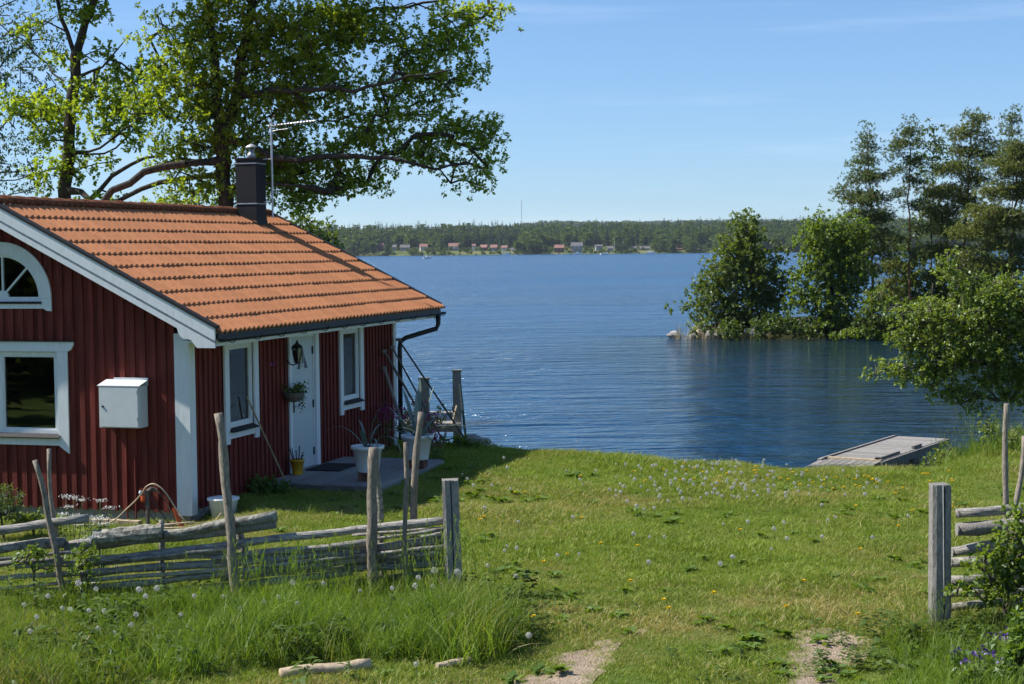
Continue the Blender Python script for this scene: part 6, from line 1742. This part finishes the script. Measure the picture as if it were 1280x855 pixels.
FH = [  # far houses: px centre, px width, y top, y bottom, wall, roof, storeys/type
    (476, 8, 303, 311, 'farred', 'farroof', 'red cottage at the far left of the opposite shore'),
    (493, 5, 305, 311, 'fargrey', 'farroofgrey', 'small grey hut on the opposite shore, leftmost of the grey ones'),
    (506, 13, 305, 312, 'fargrey', 'farroofgrey', 'long grey house on the opposite shore'),
    (530, 10, 304, 311, 'farwhite', 'farroof', 'white house with brown red roof behind the motorboat'),
    (567, 14, 303, 311, 'farwhite', 'farroof', 'pale two-storey house with red roof on the opposite shore'),
    (592, 4, 304, 308, 'farwhite', 'farroof', 'tiny pale house half hidden among trees on the opposite shore'),
    (604, 9, 305, 312, 'farred', 'farroof', 'red house, first of a row of three on the opposite shore'),
    (617, 9, 305, 312, 'fargrey', 'farroof', 'dark red roofed house in the middle of the row of three'),
    (630, 8, 306, 311, 'farwhite', 'farroof', 'low pale house at the right end of the row of three'),
    (642, 5, 309, 314, 'farwhite', 'farroofgrey', 'small white boathouse near the water on the opposite shore'),
    (699, 13, 305, 313, 'farred', 'farroof', 'red house with a veranda right of the wood gap'),
    (721, 16, 302, 311, 'fargrey', 'farroofgrey', 'large grey blue house with two storeys on the opposite shore'),
    (718, 6, 310, 315, 'farred', 'farroof', 'small red boathouse below the large grey blue house'),
    (749, 9, 305, 308, 'fargrey', 'farroofgrey', 'low flat roofed building among the trees'),
    (763, 8, 307, 312, 'fargrey', 'farroofgrey', 'low grey cabin left of the two pale poles'),
    (792, 7, 307, 312, 'farwhite', 'farroofgrey', 'white gabled cabin near the right shore point'),
    (806, 14, 307, 312, 'fargrey', 'farroofgrey', 'long low grey house at the right of the meadow'),
    (850, 9, 307, 313, 'farred', 'farroof', 'dark red house standing alone near the alder'),
]
def near_house(x, y):
    px = 640 + x / y * FPX
    for h in FH:
        if abs(px - h[0]) < h[1] * .55 + 1.5: return h
    return None
for _ in range(7000):
    x = r3.uniform(-680, 560); s = 1530 + 28 * sin(x * .011 + 1) + 12 * sin(x * .031) - x * .22
    t = 4 + 380 * r3.random() ** 1.5; y = s + t
    px = 640 + x / y * FPX
    if px < 60 or px > 1330: continue
    open_ = noise.noise(Vector((px * .021, 0, 4))) + (.18 if 480 < px < 640 or 690 < px < 820 else -.35)
    if t < 55 + 25 * open_ and open_ > -.02: 
        if r3.random() < .93: continue
    h = near_house(x, y)
    if h and t < 95: continue
    con = r3.random() < (.70 if t > 90 else .30)
    hgt = r3.uniform(14, 20) if t > 60 else r3.uniform(8, 16)
    if t > 200: hgt = r3.uniform(17, 23)
    w = hgt * (r3.uniform(.75, 1.1) if con else r3.uniform(.8, 1.5))
    if con: hgt *= r3.uniform(.95, 1.25)
    z = far_h(x, y) - .3
    pts.append((x, y, z)); sc.append((w, w, hgt)); ro.append((0, 0, r3.random() * 6.28)); ix.append(r3.integers(0, 3) if con else r3.integers(3, 7))
# bushes along the far waterline and in the gardens
for _ in range(1900):
    x = r3.uniform(-330, 560); s = 1530 + 28 * sin(x * .011 + 1) + 12 * sin(x * .031) - x * .22; t = r3.uniform(1, 60); y = s + t
    h = near_house(x, y)
    if h and t > 6 and r3.random() < .9: continue
    hgt = r3.uniform(2, 5)
    pts.append((x, y, far_h(x, y) - .3)); sc.append((hgt * 1.6, hgt * 1.6, hgt)); ro.append((0, 0, r3.random() * 6.28)); ix.append(r3.integers(3, 7))
scatter('far_forest', pts, sc, ro, ix, far_p, 'mixed forest along the far shore')
print('far forest', len(pts))
pts = []; sc = []; ro = []; ix = []
for _ in range(9000):
    y = r3.uniform(3300, 4300) if r3.random() < .75 else r3.uniform(4050, 4250); x = y * r3.uniform(-.16, .27)
    hgt = r3.uniform(15, 24)
    pts.append((x, y, hill_h(x, y) - 1)); sc.append((hgt * 1.5, hgt * 1.5, hgt)); ro.append((0, 0, r3.random() * 6.28)); ix.append(r3.integers(0, 3) if r3.random() < .6 else r3.integers(3, 7))
scatter('hill_forest', pts, sc, ro, ix, far_p, 'forest covering the distant hills')

def far_house(px, w, y0, y1, wm, rm, label):
    Y = 1590 - (px - 640) * .20
    w *= .86; y0 += .8; m = Y / FPX; W_ = w * m; c = PY(px, y1 + 1.0, Y); Hh = (y1 - y0 + 1.0) * m
    o = empty('lake_house', c, random.uniform(-.25, .25), label, 'house')
    hw = Hh * .52; D = 7
    MB().box(-W_ / 2, W_ / 2, 0, D, -3, hw).build('wall', M[wm], o)
    MB().prism([(-.7, hw - .1), (D + .7, hw - .1), (D / 2, Hh)], -W_ / 2 - .5, W_ / 2 + .5, 'x').build('roof', M[rm], o)
    n = max(1, int(W_ / 3.2))
    for k in range(n):
        x = -W_ / 2 + (k + .5) * W_ / n; f_ = MB().box(x - .65, x + .65, -.06, .05, hw * .35, hw * .78).build('window', M['farwhite'], o)
        MB().box(x - .5, x + .5, -.09, -.062, hw * .39, hw * .74).build('pane', M['farglass'], f_)
    if w > 9: MB().box(W_ * .1, W_ * .1 + .8, D / 2 - .4, D / 2 + .4, Hh - .8, Hh + .9).build('chimney', M['fargrey'], o)
    if w > 12:
        MB().box(-W_ * .3, W_ * .3, -2.2, -.1, hw * .28, hw * .33).build('veranda', M['farwhite'], o)
for h in FH: far_house(*h)

def boat(px, py, L_, label, cabin=True):
    p = P(px, py, WZ); o = empty('motorboat', p, random.uniform(-.3, .3), label, 'boat')
    m = MB(); vs = []; secs = [(-.5, .34, .0), (-.2, .42, .0), (.2, .38, .02), (.42, .16, .08), (.5, .01, .12)]
    for (x, w, z) in secs:
        vs += [(x * L_, -w * .42 * L_, .22 * L_ + z * L_), (x * L_, -w * .25 * L_, -.03 * L_), (x * L_, w * .25 * L_, -.03 * L_), (x * L_, w * .42 * L_, .22 * L_ + z * L_)]
    fs = [(4 * i + k, 4 * i + k + 1, 4 * i + k + 5, 4 * i + k + 4) for i in range(4) for k in range(3)] + [(0, 1, 2, 3)] + [(4 * i, 4 * i + 4, 4 * i + 7, 4 * i + 3) for i in range(4)]
    m.add(vs, fs).build('hull', M['boat'], o)
    if cabin:
        MB().prism([(-.15 * L_, .2 * L_), (.15 * L_, .22 * L_), (.05 * L_, .38 * L_), (-.15 * L_, .40 * L_)], -.12 * L_, .12 * L_).build('cabin', M['boat'], o)
        MB().prism([(.155 * L_, .24 * L_), (.16 * L_, .24 * L_), (.065 * L_, .37 * L_), (.06 * L_, .37 * L_)], -.1 * L_, .1 * L_).build('windscreen', M['farglass'], o)
boat(534, 323.5, 4.6, 'white motorboat out on the water on the left side of the lake')
boat(722, 318.5, 6.5, 'white boat moored below the large grey blue house')
boat(755, 318.5, 6, 'small white boat moored between the two shore points', False)
boat(813, 318, 7, 'white boat moored at the right shore point')
boat(633, 318.5, 7, 'white boat moored below the small white boathouse', False)

def far_mast(px, py0, py1, Y, r, label, nm='radio_mast'):
    b = PY(px, py1, Y); t = PY(px, py0, Y); o = empty(nm, b, 0, label, 'mast'); h = t.z - b.z
    m = MB()
    for a in range(3):
        q = 2.1 * a; m.tube([(r * cos(q), r * sin(q), -20), (r * .5 * cos(q), r * .5 * sin(q), h)], r * .28, 4)
    m.build('lattice_leg', M['fargrey'], o)
    b2 = MB()
    for k in range(18):
        z = h * k / 18; b2.bar((-r, 0, z), (r, 0, z + h / 18), r * .2, r * .2)
    b2.build('lattice_brace', M['fargrey'], o)
far_mast(652, 250, 285, 4100, .9, 'thin tall radio mast rising above the distant forest')
far_mast(845, 276, 292, 3200, 1.6, 'short dark mast among the distant trees', 'telecom_mast')
for px in (768, 779):
    tag(MB().tube([PY(px, 312, 1545), PY(px, 301, 1545)], .2, 5).build('flag_pole', M['farwhite']), ['left of two pale poles on the far shore', 'right of two pale poles on the far shore'][px == 779], 'pole')

# ================================================================== woods behind the viewer (seen in the window panes)
pts = []; sc = []; ro = []; ix = []
for k_ in range(560):
    if k_ < 400: x = r3.uniform(-70, 60); y = r3.uniform(-30, -6); hgt = r3.uniform(9, 17)
    else: x = r3.uniform(-44, -17); y = r3.uniform(-8, 15); hgt = r3.uniform(1.5, 5) if x > -27 else r3.uniform(5, 11); pts.append((x, y, -.3)); sc.append((hgt, hgt, hgt)); ro.append((0, 0, r3.random() * 6.28)); ix.append(r3.integers(0, 7))
scatter('roadside_wood', pts, sc, ro, ix, far_p, 'trees on the land side behind the lawn')

# ================================================================== haze over the lake
hz = MB().box(-2650, 2650, -72, 4900, -40, 125).build('haze', None)
tag(hz, 'light summer haze over the lake', kind='stuff')
hm_ = bpy.data.materials.new('haze'); hm_.use_nodes = True; t_ = hm_.node_tree
for n_ in list(t_.nodes): t_.nodes.remove(n_)
o_ = t_.nodes.new('ShaderNodeOutputMaterial'); v_ = t_.nodes.new('ShaderNodeVolumePrincipled')
v_.inputs['Color'].default_value = (.75, .86, 1, 1); v_.inputs['Density'].default_value = .00005; v_.inputs['Anisotropy'].default_value = .2
t_.links.new(v_.outputs[0], o_.inputs['Volume']); hz.data.materials.append(hm_)
